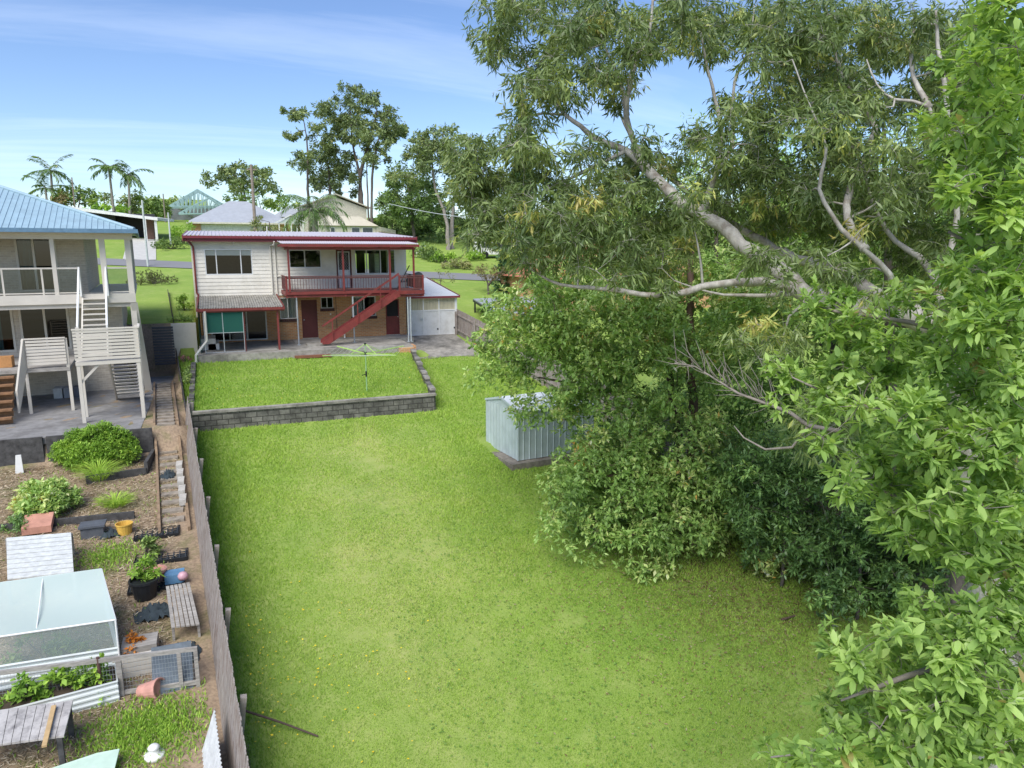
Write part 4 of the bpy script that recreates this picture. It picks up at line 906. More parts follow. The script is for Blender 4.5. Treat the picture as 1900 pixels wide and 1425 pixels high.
def wood(paths, clumps, twigs, rb, tipspts, m, name, parent, r, n=7, tw=.006, bend=.15):
    """limbs given as paths [(pts,radii)], then a branch to every clump and twigs inside it"""
    b = MB(); sk = []
    for pts, rd in paths:
        pts, rd = wander(r, pts, rd); b.tube(pts, rd, n)
        for i in range(len(pts)-1):
            p, q = Vector(pts[i]), Vector(pts[i+1]); kk = max(1, int((q-p).length/.35))
            for j in range(kk): sk.append((p.lerp(q, j/kk), rd[i]+(rd[i+1]-rd[i])*j/kk))
        sk.append((Vector(pts[-1]), rd[-1]))
    order = sorted(range(len(clumps)), key=lambda i: min((s[0]-Vector(clumps[i])).length for s in sk[::3]))
    for i in order:
        c = Vector(clumps[i]); k = nearest(sk, c); p, pr = sk[k]; d = c-p; ln = d.length
        if ln < .05: continue
        off = Vector(r.normal(0, 1, 3))*ln*bend; r0 = min(pr*.75, rb*(.5+ln*.35)); r1 = max(tw*1.3, r0*.3)
        m1 = p+d*.35+off*.7+Vector((0, 0, ln*.06)); m2 = p+d*.7+off*.6+Vector((0, 0, ln*.04))
        b.tube([p, m1, m2, c], [r0, r0*.8+r1*.2, r0*.45+r1*.5, r1], 5, False)
        for q, s in ((m1, r0*.7), (m2, r0*.5), (c, r1)): sk.append((q, s))
        for t in tipspts[i][:twigs]:
            t = Vector(t); mm = c.lerp(t, .5)+Vector(r.normal(0, 1, 3))*(t-c).length*.12; b.tube([c, mm, t], [tw, tw*.7, tw*.4], 3, False)
    return b.build(name, m, parent, True)
def crown_from(r, ells, d0, d1, per_area, rr, pix=F):
    """clump centres spread through a real 3-D crown; ells in photo pixels, depth in metres"""
    C = []; R = []
    for e in ells:
        x, y, a, c = e[:4]; da, db = (e[4], e[5]) if len(e) > 5 else (d0, d1); dm = (da+db)/2
        n = max(1, int(round(per_area*(e[6] if len(e) > 6 else 1)*math.pi*a*c*(dm/pix)**2)))
        for _ in range(n):
            t = r.random()*2*math.pi; q = math.sqrt(r.random()); d = da+(db-da)*r.random()
            C.append(tuple(atD(x+a*q*math.cos(t), y+c*q*math.sin(t), d))); R.append(rr*(.7+.6*r.random()))
    return np.array(C), np.array(R)
BARK = {}
BARK['gum'] = mat('smooth_gum_bark', (.42, .40, .36), .8, var=.16, scale=4, stretch=(3, 3, .8), stain=(.17, .14, .11), stain_scale=3.4, bump=.5, bscale=14)
BARK['grey'] = mat('grey_bark', (.26, .23, .20), .9, var=.2, scale=6, bump=.4)
BARK['red'] = mat('reddish_bark', (.125, .08, .06), .9, var=.25, scale=5, stretch=(5, 5, .8), bump=.5)
BARK['dark'] = mat('dark_bark', (.12, .10, .085), .9, var=.2, scale=6)
BARK['palm'] = mat('palm_bark', (.24, .22, .19), .9, var=.2, scale=9)
LF = {}
LF['gum'] = leafmat('gum_leaves', [(0, (.095, .150, .052)), (.45, (.175, .245, .082)), (.72, (.29, .375, .13)), (.9, (.50, .55, .14)), (1, (.52, .46, .14))], .3, .4, .45)
LF['broad'] = leafmat('broad_leaves', [(0, (0.168, 0.271, 0.082)), (.5, (0.355, 0.542, 0.144)), (.85, (0.676, 0.720, 0.277)), (.97, (0.720, 0.720, 0.554)), (1, (0.720, 0.426, 0.110))], .25, .45, .4)
LF['near'] = leafmat('near_leaves', [(0, (.12, .21, .06)), (.35, (.25, .40, .10)), (.65, (.40, .56, .16)), (.9, (.50, .66, .24)), (.985, (.52, .60, .36)), (1, (.42, .34, .14))], .45, .55, .3)
LF['shrub'] = leafmat('dark_glossy_leaves', [(0, (0.090, 0.167, 0.062)), (.6, (0.185, 0.321, 0.093)), (.9, (0.354, 0.557, 0.155)), (1, (0.593, 0.720, 0.207))], .2, .32, .5)
LF['far'] = leafmat('far_gum_leaves', [(0, (0.128, 0.171, 0.081)), (.5, (0.219, 0.288, 0.115)), (.85, (0.367, 0.413, 0.160)), (1, (0.527, 0.459, 0.208))], .2, .6, .2)
LF['farg'] = leafmat('far_green_leaves', [(0, (0.094, 0.154, 0.051)), (.5, (0.197, 0.296, 0.090)), (.9, (0.373, 0.486, 0.139)), (1, (0.538, 0.594, 0.198))], .2, .6, .2)
LF['bright'] = leafmat('bright_leaves', [(0, (0.138, 0.275, 0.043)), (.5, (0.326, 0.515, 0.077)), (.9, (0.549, 0.720, 0.120)), (1, (0.720, 0.720, 0.138))], .25, .5, .3)
LF['olive'] = leafmat('olive_leaves', [(0, (0.144, 0.173, 0.072)), (.5, (0.274, 0.302, 0.122)), (1, (0.475, 0.446, 0.216))], .2, .6, .2)
LF['brown'] = leafmat('brown_green_leaves', [(0, (0.130, 0.101, 0.058)), (.5, (0.245, 0.202, 0.101)), (1, (0.346, 0.317, 0.115))], .2, .6, .2)
LF['conifer'] = leafmat('conifer_needles', [(0, (0.040, 0.091, 0.040)), (.6, (0.082, 0.173, 0.064)), (1, (0.155, 0.273, 0.091))], .1, .6, .2)
LF['palm'] = leafmat('palm_fronds', [(0, (0.069, 0.136, 0.041)), (.5, (0.150, 0.246, 0.076)), (.9, (0.273, 0.382, 0.123)), (1, (0.491, 0.491, 0.191))], .2, .45, .4)
def tree(name, label, cat, base, paths, ells, d, dens, R, ntip, per, leaf, mats, seed, group=None, ang=1.0, along=.2, droop=.25, vert=0, kind='quad', twigs=5, rb=.05, tw=.006, tintr=(.12, .5), up=.35, jit=.35, ldroop=.1):
    r = np.random.default_rng(seed); root = thing(name, label, cat, tuple(base), group)
    C, RR = crown_from(r, ells, d[0], d[1], dens, R)
    ok = C[:, 2] > H(C[:, 0], C[:, 1])+.25; C = C[ok]; RR = RR[ok]
    tip, ax, k = clumptips(r, C, RR, ntip, up)
    wood(paths, C, twigs, rb, tip.reshape(len(C), ntip, 3), mats[0], 'trunk', root, r, tw=tw)
    P, Dd, N_, L, W_ = sprays(r, tip, ax, per, leaf[0], leaf[1], ang, along, droop, vert, jit)
    ct = r.normal(0, tintr[0], len(C))[k].repeat(per); st = r.normal(0, .07, len(tip)).repeat(per)
    leafmesh('crown', P, Dd, N_, L, W_, tintr[1]+ct+st+r.normal(0, .13, len(P)), mats[1], root, kind, ldroop)
    return root
def gpos(v): return Vector((v[0], v[1], hz(v[0], v[1])-.15))
def wp(*pts): return [atD(*p) for p in pts]
# ============================================================ BEYOND THE ROAD
M['farwhite'] = mat('white_render', (.66, .66, .64), .7); M['farcream'] = mat('cream_render', (.60, .57, .46), .7); M['slate'] = mat('grey_roof', (.36, .38, .41), .5, var=.06, scale=2)
M['farroof'] = mat('cream_roof', (.56, .52, .42), .5, var=.05, scale=2); M['darkglass'] = mat('dark_window', (.06, .075, .085), .15)
def at_(x, y, Y): return onY(x, y, Y)
def gable(b, xa, xb, ya, yb, ze, rise, axis='y', t=.12):
    if axis == 'y':                                     # ridge runs along y
        xm = (xa+xb)/2; b.prism([(xa, ya, ze), (xm, ya, ze+rise), (xb, ya, ze), (xb, ya, ze+t), (xm, ya, ze+rise+t), (xa, ya, ze+t)], (0, yb-ya, 0))
    else:
        ym = (ya+yb)/2; b.prism([(xa, ya, ze), (xa, ym, ze+rise), (xa, yb, ze), (xa, yb, ze+t), (xa, ym, ze+rise+t), (xa, ya, ze+t)], (xb-xa, 0, 0))
def hip(b, xa, xb, ya, yb, ze, rise):
    h = min(xb-xa, yb-ya)/2
    if xb-xa >= yb-ya: r1, r2 = (xa+h, (ya+yb)/2), (xb-h, (ya+yb)/2); f = [(0, 1, 5, 4), (1, 2, 5), (2, 3, 4, 5), (3, 0, 4), (3, 2, 1, 0)]
    else: r1, r2 = ((xa+xb)/2, ya+h), ((xa+xb)/2, yb-h); f = [(0, 1, 4), (1, 2, 5, 4), (2, 3, 5), (3, 0, 4, 5), (3, 2, 1, 0)]
    b.add([(xa, ya, ze), (xb, ya, ze), (xb, yb, ze), (xa, yb, ze), (*r1, ze+rise), (*r2, ze+rise)], f)
# grey hip roofed house
Yh = 44; p1 = at_(345, 412, Yh); p2 = at_(545, 414, Yh); ze = p1.z; t = thing('house', 'single storey house with a grey hip roof and pale garage door across the road', 'house', (p1.x+3, Yh+1, hz(p1.x+3, Yh)))
b = MB(); hip(b, p1.x, p2.x, Yh, Yh+9, ze, 2.55); b.build('roof', M['slate'], t)
b = MB(); b.box(p1.x+.02, p2.x-.02, Yh-.1, Yh-.01, ze-.14, ze+.03); b.build('gutter', M['farcream'], t)
b = MB(); b.box(p1.x+.5, p2.x-.5, Yh+.6, Yh+8.4, hz(0, Yh)-.5, ze-.02); b.build('wall', M['farwhite'], t)
q = at_(372, 412, Yh+.5); b = MB(); b.box(p1.x+.45, q.x, Yh+.5, Yh+.59, hz(0, Yh)-.5, ze-.05); b.build('brick_corner', M['brick'], t)
# second grey roof and white gabled porch
p1 = at_(505, 402, 52); p2 = at_(575, 402, 52); t = thing('house', 'small house with a grey roof tip seen between the palm and the grey hip roof', 'house', (p1.x+1, 53, hz(0, 52)))
b = MB(); hip(b, p1.x, p2.x, 52, 57, p1.z, 1.45); b.build('roof', M['slate'], t); b = MB(); b.box(p1.x+.4, p2.x-.4, 52.4, 56.6, hz(0, 53)-.4, p1.z-.01); b.build('wall', M['farwhite'], t)
p1 = at_(514, 414, 40); p2 = at_(566, 414, 40); t = thing('porch', 'white gabled porch behind the roof of the white house, beside the olive shrub', 'porch', (p1.x+.5, 40.5, hz(0, 40)))
b = MB(); gable(b, p1.x-.1, p2.x+.1, 40, 43, p1.z, .8); b.build('roof', M['farwhite'], t)
b = MB(); xm = (p1.x+p2.x)/2; b.prism([(p1.x+.1, 40.1, p1.z), (p2.x-.1, 40.1, p1.z), (xm, 40.1, p1.z+.72)], (0, .1, 0)); b.build('gable_end', mat('pale_green_boards', (.52, .56, .52), .7), t)
for x in np.linspace(p1.x+.2, p2.x-.2, 5): b = MB(); b.box(x-.06, x+.06, 40.1, 40.22, hz(0, 40)-.3, p1.z-.01); b.build('post', M['farwhite'], t)
b = MB(); b.box(p1.x+.3, p2.x-.3, 42.6, 42.8, hz(0, 42)-.3, p1.z-.01); b.build('brick_wall', M['brick'], t)
# cream two storey house
Yc = 46; t = thing('house', 'cream two storey house with low gable roofs behind the palm tree', 'house', (9, Yc, hz(9, Yc)))
ul, ur, um = at_(560, 384, Yc+4), at_(683, 384, Yc+4), at_(614, 361, Yc+4)
b = MB(); gable(b, ul.x-.2, ur.x+.2, Yc+3.5, Yc+11, ul.z, um.z-ul.z); b.build('upper_roof', M['farroof'], t)
b = MB(); b.box(ul.x+.2, ur.x-.2, Yc+4, Yc+10.5, hz(0, Yc), ul.z-.0); b.prism([(ul.x+.2, Yc+4.0, ul.z), (ur.x-.2, Yc+4.0, ul.z), (um.x, Yc+4.0, um.z-.1)], (0, .1, 0)); b.build('upper_wall', M['farcream'], t)
ll, lr, lm = at_(585, 418, Yc), at_(697, 418, Yc), at_(640, 400, Yc)
b = MB(); hip(b, ll.x-.3, lr.x+.3, Yc-.3, Yc+3.4, ll.z, lm.z-ll.z); b.build('lower_roof', M['farroof'], t)
b = MB(); b.box(ll.x, lr.x, Yc, Yc+3.6, hz(0, Yc)-.5, ll.z-.01); b.build('lower_wall', M['farcream'], t)
for xa_, xb_ in ((613, 622), (652, 668), (672, 692)):
    a, c = at_(xa_, 422, Yc-.05), at_(xb_, 433, Yc-.05); b = MB(); b.box(a.x, c.x, Yc-.05, Yc-.005, c.z-.3, a.z); w = b.build('window', M['farwhite'], t); b = MB(); b.box(a.x+.06, c.x-.06, Yc-.07, Yc-.052, c.z-.26, a.z-.06); b.build('pane', M['darkglass'], w)
a, c = at_(697, 419, Yc-.2), at_(735, 436, Yc-.2); b = MB(); b.prism([(a.x+.1, Yc-.1, c.z-1), (c.x, Yc-.1, c.z-1), (c.x, Yc-.1, a.z-.5), (a.x+.1, Yc-.1, a.z)], (0, 5, 0)); b.build('garage', M['farcream'], t)
a, c = at_(700, 428, Yc-.2), at_(724, 436, Yc-.2); b = MB(); b.box(a.x, c.x, Yc-.16, Yc-.11, c.z-1, a.z); b.build('garage_door', mat('cream_door', (.55, .50, .38), .6), t)
# steel roof frame of a house being built
t = thing('roof_frame', 'bare blue green steel roof trusses of a house being built on the hill', 'roof frame', tuple(at_(365, 400, 70)))
M['truss'] = mat('truss_steel', (.33, .47, .47), .5, .2)
def truss_row(x_l, x_r, xa_, y_e, y_a, Y0, Y1, n):
    l, rr_, ap = at_(x_l, y_e, Y0), at_(x_r, y_e, Y0), at_(xa_, y_a, Y0)
    for i in range(n):
        f = i/(n-1); b = MB(); dy = Vector((0, (Y1-Y0)*f, 0)); sc = 1 if f < .6 else 1
        p, q, s = Vector(l)+dy, Vector(rr_)+dy, Vector(ap)+dy
        for a_, b__ in ((p, s), (s, q), (p, q)): b.beam(a_, b__, .07, .09)
        m_ = 14
        for k in range(1, m_):
            u = k/m_; base = p.lerp(q, u); xx = base.x; zz = p.z+(s.z-p.z)*((xx-p.x)/(s.x-p.x) if xx < s.x else (q.x-xx)/(q.x-s.x)); b.beam(base, (base.x, base.y, zz), .045, .05, (1, 0, 0))
            u2 = (k+.5)/m_; b2 = p.lerp(q, u2); z2 = p.z+(s.z-p.z)*((b2.x-p.x)/(s.x-p.x) if b2.x < s.x else (q.x-b2.x)/(q.x-s.x)); b.beam(base, (b2.x, b2.y, z2), .04, .05)
        b.build('truss', M['truss'], t)
    b = MB()
    for k in range(1, 6):
        u = k/6
        for e in (l, rr_): p = Vector(e).lerp(Vector(ap), u); b.beam(p+Vector((0, 0, .06)), p+Vector((0, Y1-Y0, .06)), .05, .05)
    b.build('batten', M['truss'], t)
truss_row(313, 420, 366, 382, 351, 72, 78, 7)
truss_row(330, 430, 388, 396, 366, 68, 71, 6)
a, c = at_(315, 382, 79), at_(420, 400, 79); b = MB(); b.box(a.x, c.x, 79, 86, c.z-2.5, a.z+.05); b.build('wall', mat('grey_wrap', (.25, .27, .29), .7, var=.15, scale=.6), t)
# low white-roofed carport and driveway at left
t = thing('carport', 'long low carport with a white sloping roof edge and dark interior across the road', 'carport', tuple(at_(255, 450, 42)))
A1, A2 = at_(105, 381, 46), at_(292, 404, 43); d_ = A2-A1
b = MB(); b.prism([A1, A2, A2+Vector((0, 0, -.28)), A1+Vector((0, 0, -.28))], (1.2, 8, .2)); b.build('roof', M['farwhite'], t)
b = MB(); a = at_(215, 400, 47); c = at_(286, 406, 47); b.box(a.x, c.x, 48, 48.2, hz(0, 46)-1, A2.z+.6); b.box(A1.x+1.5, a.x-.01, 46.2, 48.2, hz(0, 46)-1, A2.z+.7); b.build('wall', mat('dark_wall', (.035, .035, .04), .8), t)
for px_ in (268, 288): p = at_(px_, 406, 43.4); b = MB(); b.box(p.x-.12, p.x+.12, 43.3, 43.5, hz(0, 43)-.3, p.z+.02); b.build('post', M['farwhite'], t)
p = at_(276, 404, 44); b = MB(); b.box(p.x-.4, p.x+.3, 45, 48, hz(0, 45)-.3, p.z); b.build('brick_pier', mat('dull_brick', (.16, .09, .07), .8), t)
# poles and wires
def pole(px_, ytop, ybot, d, r0, m, lab, arm=None, nm='utility_pole'):
    p = atD(px_, ybot, d); top = atD(px_, ytop, d); g = hz(p.x, p.y); t = thing(nm, lab, 'pole', (p.x, p.y, g)); b = MB(); b.tube([(p.x, p.y, g-.3), (p.x, p.y, top.z)], [r0, r0*.75], 10); b.build('shaft', m, t)
    if arm: b = MB(); b.beam((p.x-arm, p.y, top.z-.5), (p.x+arm, p.y, top.z-.5), .12, .14); b.build('cross_arm', m, t)
    return top
M['woodpole'] = mat('grey_pole_wood', (.26, .21, .18), .9, var=.15, scale=3); M['palepole'] = mat('pale_pole', (.50, .52, .53), .6)
pole(474, 308, 430, 78, .19, M['woodpole'], 'tall weathered timber power pole behind the roof of the white house', .5)
pole(276, 373, 508, 59, .09, M['palepole'], 'pale steel pole by the driveway across the road')
pole(318, 395, 466, 72, .09, M['palepole'], 'slim pale pole in front of the roof trusses')
pole(138, 330, 375, 100, .1, M['woodpole'], 'distant dark pole between the palms at far left')
pole(306, 360, 400, 100, .1, M['woodpole'], 'distant dark pole left of the roof trusses')
pole(750, 500, 516, 62, .07, M['woodpole'], 'short black and white marker post on the verge', nm='marker_post')
p, q = atD(722, 378, 75), atD(1010, 415, 42); b = MB(); pts = [p.lerp(q, i/14)-Vector((0, 0, .9*math.sin(math.pi*i/14)*.35)) for i in range(15)]; b.tube(pts, .03, 5); tag(b.build('power_line', M['palepole']), 'pale power line crossing in front of the gum trees', 'power line')
# neighbour at right: carport roof, tiled house
t = thing('carport', 'flat grey carport roof on dark posts beyond the right fence', 'carport', tuple(onY(930, 590, 1)))
a = [onZ(878, 556, 1.45), onZ(1015, 550, 1.45), onZ(1045, 585, 1.42), onZ(917, 580, 1.42)]
b = MB(); b.prism(a, (0, 0, .07)); b.build('roof', M['slate'], t)
b = MB(); b.beam(a[0]-Vector((0, 0, .07)), a[3]-Vector((0, 0, .07)), .06, .14); b.beam(a[3]-Vector((0, 0, .07)), a[2]-Vector((0, 0, .07)), .06, .14); b.build('edge_beam', M['blackplastic'], t)
for q in (a[0].lerp(a[3], .1), a[3].lerp(a[2], .03), a[0].lerp(a[3], .8)): b = MB(); b.beam((q.x, q.y, hz(q.x, q.y)-.2), (q.x, q.y, q.z-.01), .09, .09, (1, 0, 0)); b.build('post', M['blackplastic'], t)
M['tile'] = brickmat('orange_tile', (.50, .20, .12), (.40, .15, .09), (.2, .08, .05), bw=.3, bh=.16, ms=.02)
t = thing('house', 'orange tiled house mostly hidden behind the leafy trees at right', 'house', tuple(gpos(onY(1100, 560, 3))))
c = onY(1010, 540, 4); X0 = c.x; b = MB(); hip(b, X0, X0+15, 4, 14, 2.9, 2.4); b.build('roof', M['tile'], t); b = MB(); b.box(X0+.5, X0+14.5, 4.5, 13.5, -1, 2.89); b.build('wall', M['brick'], t)
c = onY(990, 500, 22); b = MB(); b.box(c.x, c.x+7, 22, 29, 1, onY(990, 478, 22).z); w_ = b.build('brick_wing', M['brick'], t)
# parked white van
t = thing('parked_van', 'small white van parked behind the trees past the grass bank', 'van', (0, 0, 0)); v0 = atD(915, 475, 75); gz = hz(v0.x, v0.y); b = MB()
prof = [(-1.9, .35), (1.9, .35), (1.95, .9), (1.3, 1.05), (.9, 1.6), (-1.8, 1.65), (-1.95, 1.0)]; b.prism([(v0.x+x, v0.y-.8, gz+z) for x, z in prof], (0, 1.6, 0)); b.build('body', M['white'], t)
b = MB(); b.prism([(v0.x+x, v0.y-.83, gz+z) for x, z in ((-1.6, 1.05), (.95, 1.05), (.75, 1.5), (-1.6, 1.52))], (0, .02, 0)); b.build('window', M['darkglass'], t)
for x in (-1.15, 1.2): b = MB(); b.tube([(v0.x+x, v0.y-.84, gz+.33), (v0.x+x, v0.y-.6, gz+.33)], .33, 14); b.build('wheel', M['blackplastic'], t)
# ============================================================ BIG TREES AT RIGHT
A0 = [(1774, 641, 11), (1685, 586, 11.3), (1590, 566, 11.7), (1504, 553, 12), (1462, 515, 12.2), (1420, 481, 12.4), (1374, 452, 12.6), (1336, 418, 12.8), (1281, 384, 13), (1259, 376, 13), (1231, 345, 13.2), (1189, 303, 13.4), (1161, 281, 13.5), (1105, 256, 13.8), (1077, 233, 14), (1048, 213, 14.2), (1000, 150, 14.4), (960, 95, 14.6)]
rA = [.22, .19, .165, .15, .14, .132, .126, .12, .115, .108, .115, .085, .07, .055, .045, .04, .025, .012]
pA = wp(*A0); f0 = pA[0]; gb = Vector((f0.x+1.5, f0.y-.6, 0)); gb.z = hz(gb.x, gb.y)-.3
paths = [([gb, gb.lerp(f0, .35)+Vector((.25, 0, 0)), gb.lerp(f0, .75)+Vector((.15, 0, 0))]+pA, [.42, .36, .31]+rA)]
def lim(pts, r0, r1):
    P = wp(*pts); n = len(P); paths.append((P, [r0+(r1-r0)*i/(n-1) for i in range(n)]))
lim([(1685, 586, 11.4), (1626, 544, 12), (1559, 506, 12.8), (1479, 481, 13.4), (1420, 452, 13.8), (1374, 426, 14.1), (1310, 385, 14.4), (1245, 331, 14.7), (1180, 270, 15), (1140, 190, 15.2), (1090, 110, 15.4)], .13, .012)
lim([(1470, 533, 12.1), (1440, 528, 12), (1395, 523, 11.9), (1331, 527, 11.8), (1277, 540, 11.8), (1218, 550, 11.9), (1155, 540, 12), (1091, 533, 12.2), (1056, 530, 12.4), (1020, 521, 12.6), (960, 480, 12.8), (915, 440, 13)], .082, .009)
lim([(1466, 546, 12.1), (1400, 549, 12.6), (1315, 542, 13), (1250, 520, 13.3)], .045, .01)
lim([(1189, 303, 13.4), (1163, 215, 13.2), (1172, 140, 13), (1189, 84, 12.9), (1206, 56, 12.8), (1213, -20, 12.7)], .065, .02)
lim([(1163, 215, 13.2), (1150, 150, 13.4), (1120, 80, 13.6), (1100, 0, 13.8)], .045, .012)
lim([(1304, 399, 12.9), (1318, 350, 12.7), (1329, 317, 12.5), (1338, 241, 12.4), (1327, 182, 12.3), (1315, 135, 12.2), (1300, 60, 12.1)], .062, .016)
lim([(1329, 317, 12.5), (1357, 280, 12.8), (1360, 200, 13), (1363, 150, 13.1), (1390, 90, 13.2), (1400, 10, 13.3)], .045, .012)
lim([(1700, 590, 11.3), (1664, 557, 11.1), (1651, 510, 11), (1605, 464, 10.9), (1560, 425, 10.9), (1520, 351, 10.9), (1532, 295, 10.9), (1528, 255, 10.9), (1500, 190, 10.8), (1470, 110, 10.8)], .055, .009)
lim([(1605, 464, 10.9), (1570, 380, 11.5), (1624, 239, 12), (1593, 194, 12), (1562, 138, 12), (1540, 60, 12)], .07, .02)
lim([(1760, 630, 11.1), (1742, 560, 11.4), (1736, 519, 11.6), (1706, 477, 11.8), (1660, 447, 12), (1620, 380, 12.2), (1600, 300, 12.4)], .09, .015)
lim([(1738, 530, 11.6), (1757, 490, 11.5), (1775, 400, 11.4), (1760, 300, 11.3), (1745, 261, 11.2), (1723, 197, 11.2), (1661, 185, 11.3), (1627, 157, 11.4), (1608, 110, 11.5)], .06, .009)
lim([(1753, 270, 11.2), (1756, 183, 11), (1740, 84, 11), (1737, 20, 11)], .05, .02)
lim([(1723, 200, 11.2), (1690, 120, 11.6), (1700, 30, 11.8)], .05, .015)
lim([(1048, 213, 14.2), (985, 215, 14), (930, 270, 13.8), (890, 330, 13.6)], .03, .008)
lim([(1161, 281, 13.5), (1060, 330, 13.2), (980, 370, 13), (905, 400, 12.9)], .04, .01)
gum_ells = [(985, 55, 85, 70), (930, 40, 38, 55), (1040, 130, 75, 55), (1000, 175, 45, 35), (1130, 70, 90, 75), (1150, 150, 45, 45), (1080, 30, 70, 45),
  (1250, 40, 70, 60), (1330, 50, 70, 55), (1420, 60, 80, 70), (1500, 60, 90, 70), (1480, 160, 95, 80), (1540, 200, 85, 75), (1600, 70, 80, 70), (1690, 70, 70, 55), (1720, 160, 60, 60), (1640, 200, 40, 30),
  (975, 255, 50, 45), (950, 310, 45, 45), (1060, 310, 85, 45), (890, 305, 38, 45, 12.5, 14), (870, 350, 40, 40, 12.5, 13.8), (880, 290, 40, 32, 12.5, 14), (905, 335, 38, 36, 12.5, 14), (1780, 90, 60, 80), (1850, 330, 60, 110), (1780, 480, 60, 60), (905, 400, 50, 40, 12.3, 13.6), (960, 400, 60, 45, 12, 14.5, .6), (1040, 395, 80, 50), (1140, 380, 90, 60), (1190, 330, 60, 50, 13.8, 15.5), (1200, 270, 25, 20),
  (1250, 420, 90, 55, 13.5, 16), (1020, 460, 70, 45), (1110, 470, 90, 45), (900, 440, 36, 22, 12.2, 13.4, .5), (1000, 500, 40, 26, 12, 14, .7), (1200, 480, 80, 40, 12.8, 15.5), (1360, 370, 70, 60, 13.6, 16), (1300, 300, 50, 60), (1390, 270, 50, 60), (1450, 320, 80, 70, 12, 16), (1560, 330, 90, 80), (1500, 420, 90, 60, 13.4, 16), (1610, 420, 90, 60, 12.5, 15.5), (1690, 350, 80, 80), (1700, 450, 70, 50, 12.5, 15.5), (1370, 200, 40, 40), (1800, 200, 60, 150), (1960, 150, 110, 120, 11, 15, .7), (1980, 380, 120, 120, 11, 15, .7), (1420, 630, 55, 45, 10.5, 12), (1510, 780, 45, 60, 9.5, 11), (1260, 400, 60, 40, 10.8, 12, .3), (1390, 470, 70, 40, 10.4, 11.6, .32), (1490, 520, 60, 30, 10.2, 11.4, .35), (1560, 470, 80, 50, 10.2, 11.6, .4), (1640, 540, 60, 40, 10, 10.8, .4), (1180, 520, 90, 26, 10.8, 11.8, .3), (1520, 250, 60, 90, 9.8, 10.8, .35), (1640, 330, 60, 80, 10.2, 11.2, .35), (1740, 300, 40, 80, 10, 10.9, .4)]
rg = np.random.default_rng(5)
gum = thing('gum_tree', 'big pale barked gum tree with long leaning limbs over the lawn', 'tree', tuple(gb))
C, RR = crown_from(rg, gum_ells, 11, 15.2, 13, .40)
tip, ax, k = clumptips(rg, C, np.stack([RR*1.05, RR*1.05, RR*.8], 1), 26, -.15)
wood(paths, C, 6, .028, tip.reshape(len(C), 26, 3), BARK['gum'], 'trunk', gum, rg, n=10, tw=.0045)
P, Dd, N_, L, W_ = sprays(rg, tip, ax, 7, .135, .024, .9, .22, .75, .85, .4)
ct = rg.normal(0, .13, len(C)); ct[rg.random(len(C)) < .17] += .32
leafmesh('crown', P, Dd, N_, L, W_, .42+ct[k].repeat(7)+rg.normal(0, .12, len(P)), LF['gum'], gum, 'quad', .12)
# leafy tree drooping over the shed
mid = [(935, 640, 50, 30, 20, 22), (905, 640, 24, 20, 20, 22), (905, 690, 32, 13, 19.5, 21), (960, 690, 50, 26, 19.5, 21), (950, 570, 40, 26), (1040, 510, 50, 26), (1130, 660, 60, 40), (1050, 720, 50, 30), (965, 600, 50, 40), (1010, 560, 55, 40), (1090, 580, 80, 60), (1010, 640, 55, 40), (1060, 660, 60, 40), (1180, 550, 80, 50), (1270, 580, 80, 70), (1180, 640, 90, 60), (1270, 680, 60, 60), (1110, 720, 60, 35), (1030, 760, 60, 26, 19, 20.5), (985, 770, 36, 18, 19.2, 20), (1180, 760, 70, 50), (1150, 810, 80, 50),
  (1220, 860, 90, 70), (1085, 860, 46, 45), (1110, 920, 70, 50), (1070, 950, 50, 35), (1170, 960, 90, 60), (1250, 960, 80, 60), (1220, 1050, 55, 50), (1260, 1010, 60, 50), (1350, 1075, 40, 38), (1380, 1000, 40, 40), (1300, 900, 60, 60), (1330, 780, 45, 60), (1360, 640, 50, 60), (1400, 560, 60, 40), (1150, 880, 70, 60), (1040, 600, 60, 40), (1130, 1000, 50, 40), (1060, 900, 60, 26, 18.3, 19.6, .6), (1040, 975, 40, 20, 18, 19, .5), (1150, 1060, 40, 30, 17.8, 19, .6), (1290, 1095, 60, 22, 18, 19.4, .6), (1420, 1060, 40, 30, 18, 19.5, .7), (1340, 960, 60, 50), (1060, 535, 70, 28, 20, 22), (1150, 525, 80, 32, 20, 22), (1250, 515, 70, 40, 20, 22), (1330, 520, 50, 40, 19, 22), (1130, 850, 50, 30)]
tb = onL(1290, 1015, 0); tb.z -= .3
t0 = atD(1288, 880, 20.4); tpaths = [([tb, t0, atD(1286, 760, 20.3), atD(1280, 640, 20.2), atD(1282, 540, 20.2), atD(1284, 440, 20.4)], [.19, .16, .14, .12, .10, .07]),
  ([tb+Vector((-.35, .3, 0)), atD(1262, 860, 20.9), atD(1245, 720, 21.2), atD(1236, 600, 21.4), atD(1240, 500, 21.6)], [.15, .13, .11, .09, .05]),
  ([atD(1288, 900, 20.4), atD(1230, 880, 19.6), atD(1160, 880, 19), atD(1090, 890, 18.6)], [.07, .06, .045, .02]),
  ([atD(1285, 770, 20.3), atD(1190, 740, 20), atD(1100, 720, 19.8), atD(1000, 700, 20)], [.07, .06, .045, .02])]
tree('leafy_tree', 'broad leafy tree drooping to the lawn beside the metal shed', 'tree', tb, tpaths, mid, (18.0, 21.3), 8.2, .48, 30, 7, (.115, .048), (BARK['red'], LF['broad']), 21, ang=1.0, along=.10, droop=.1, up=.6, tintr=(.15, .46), twigs=3, rb=.02, tw=.005, ldroop=.12)
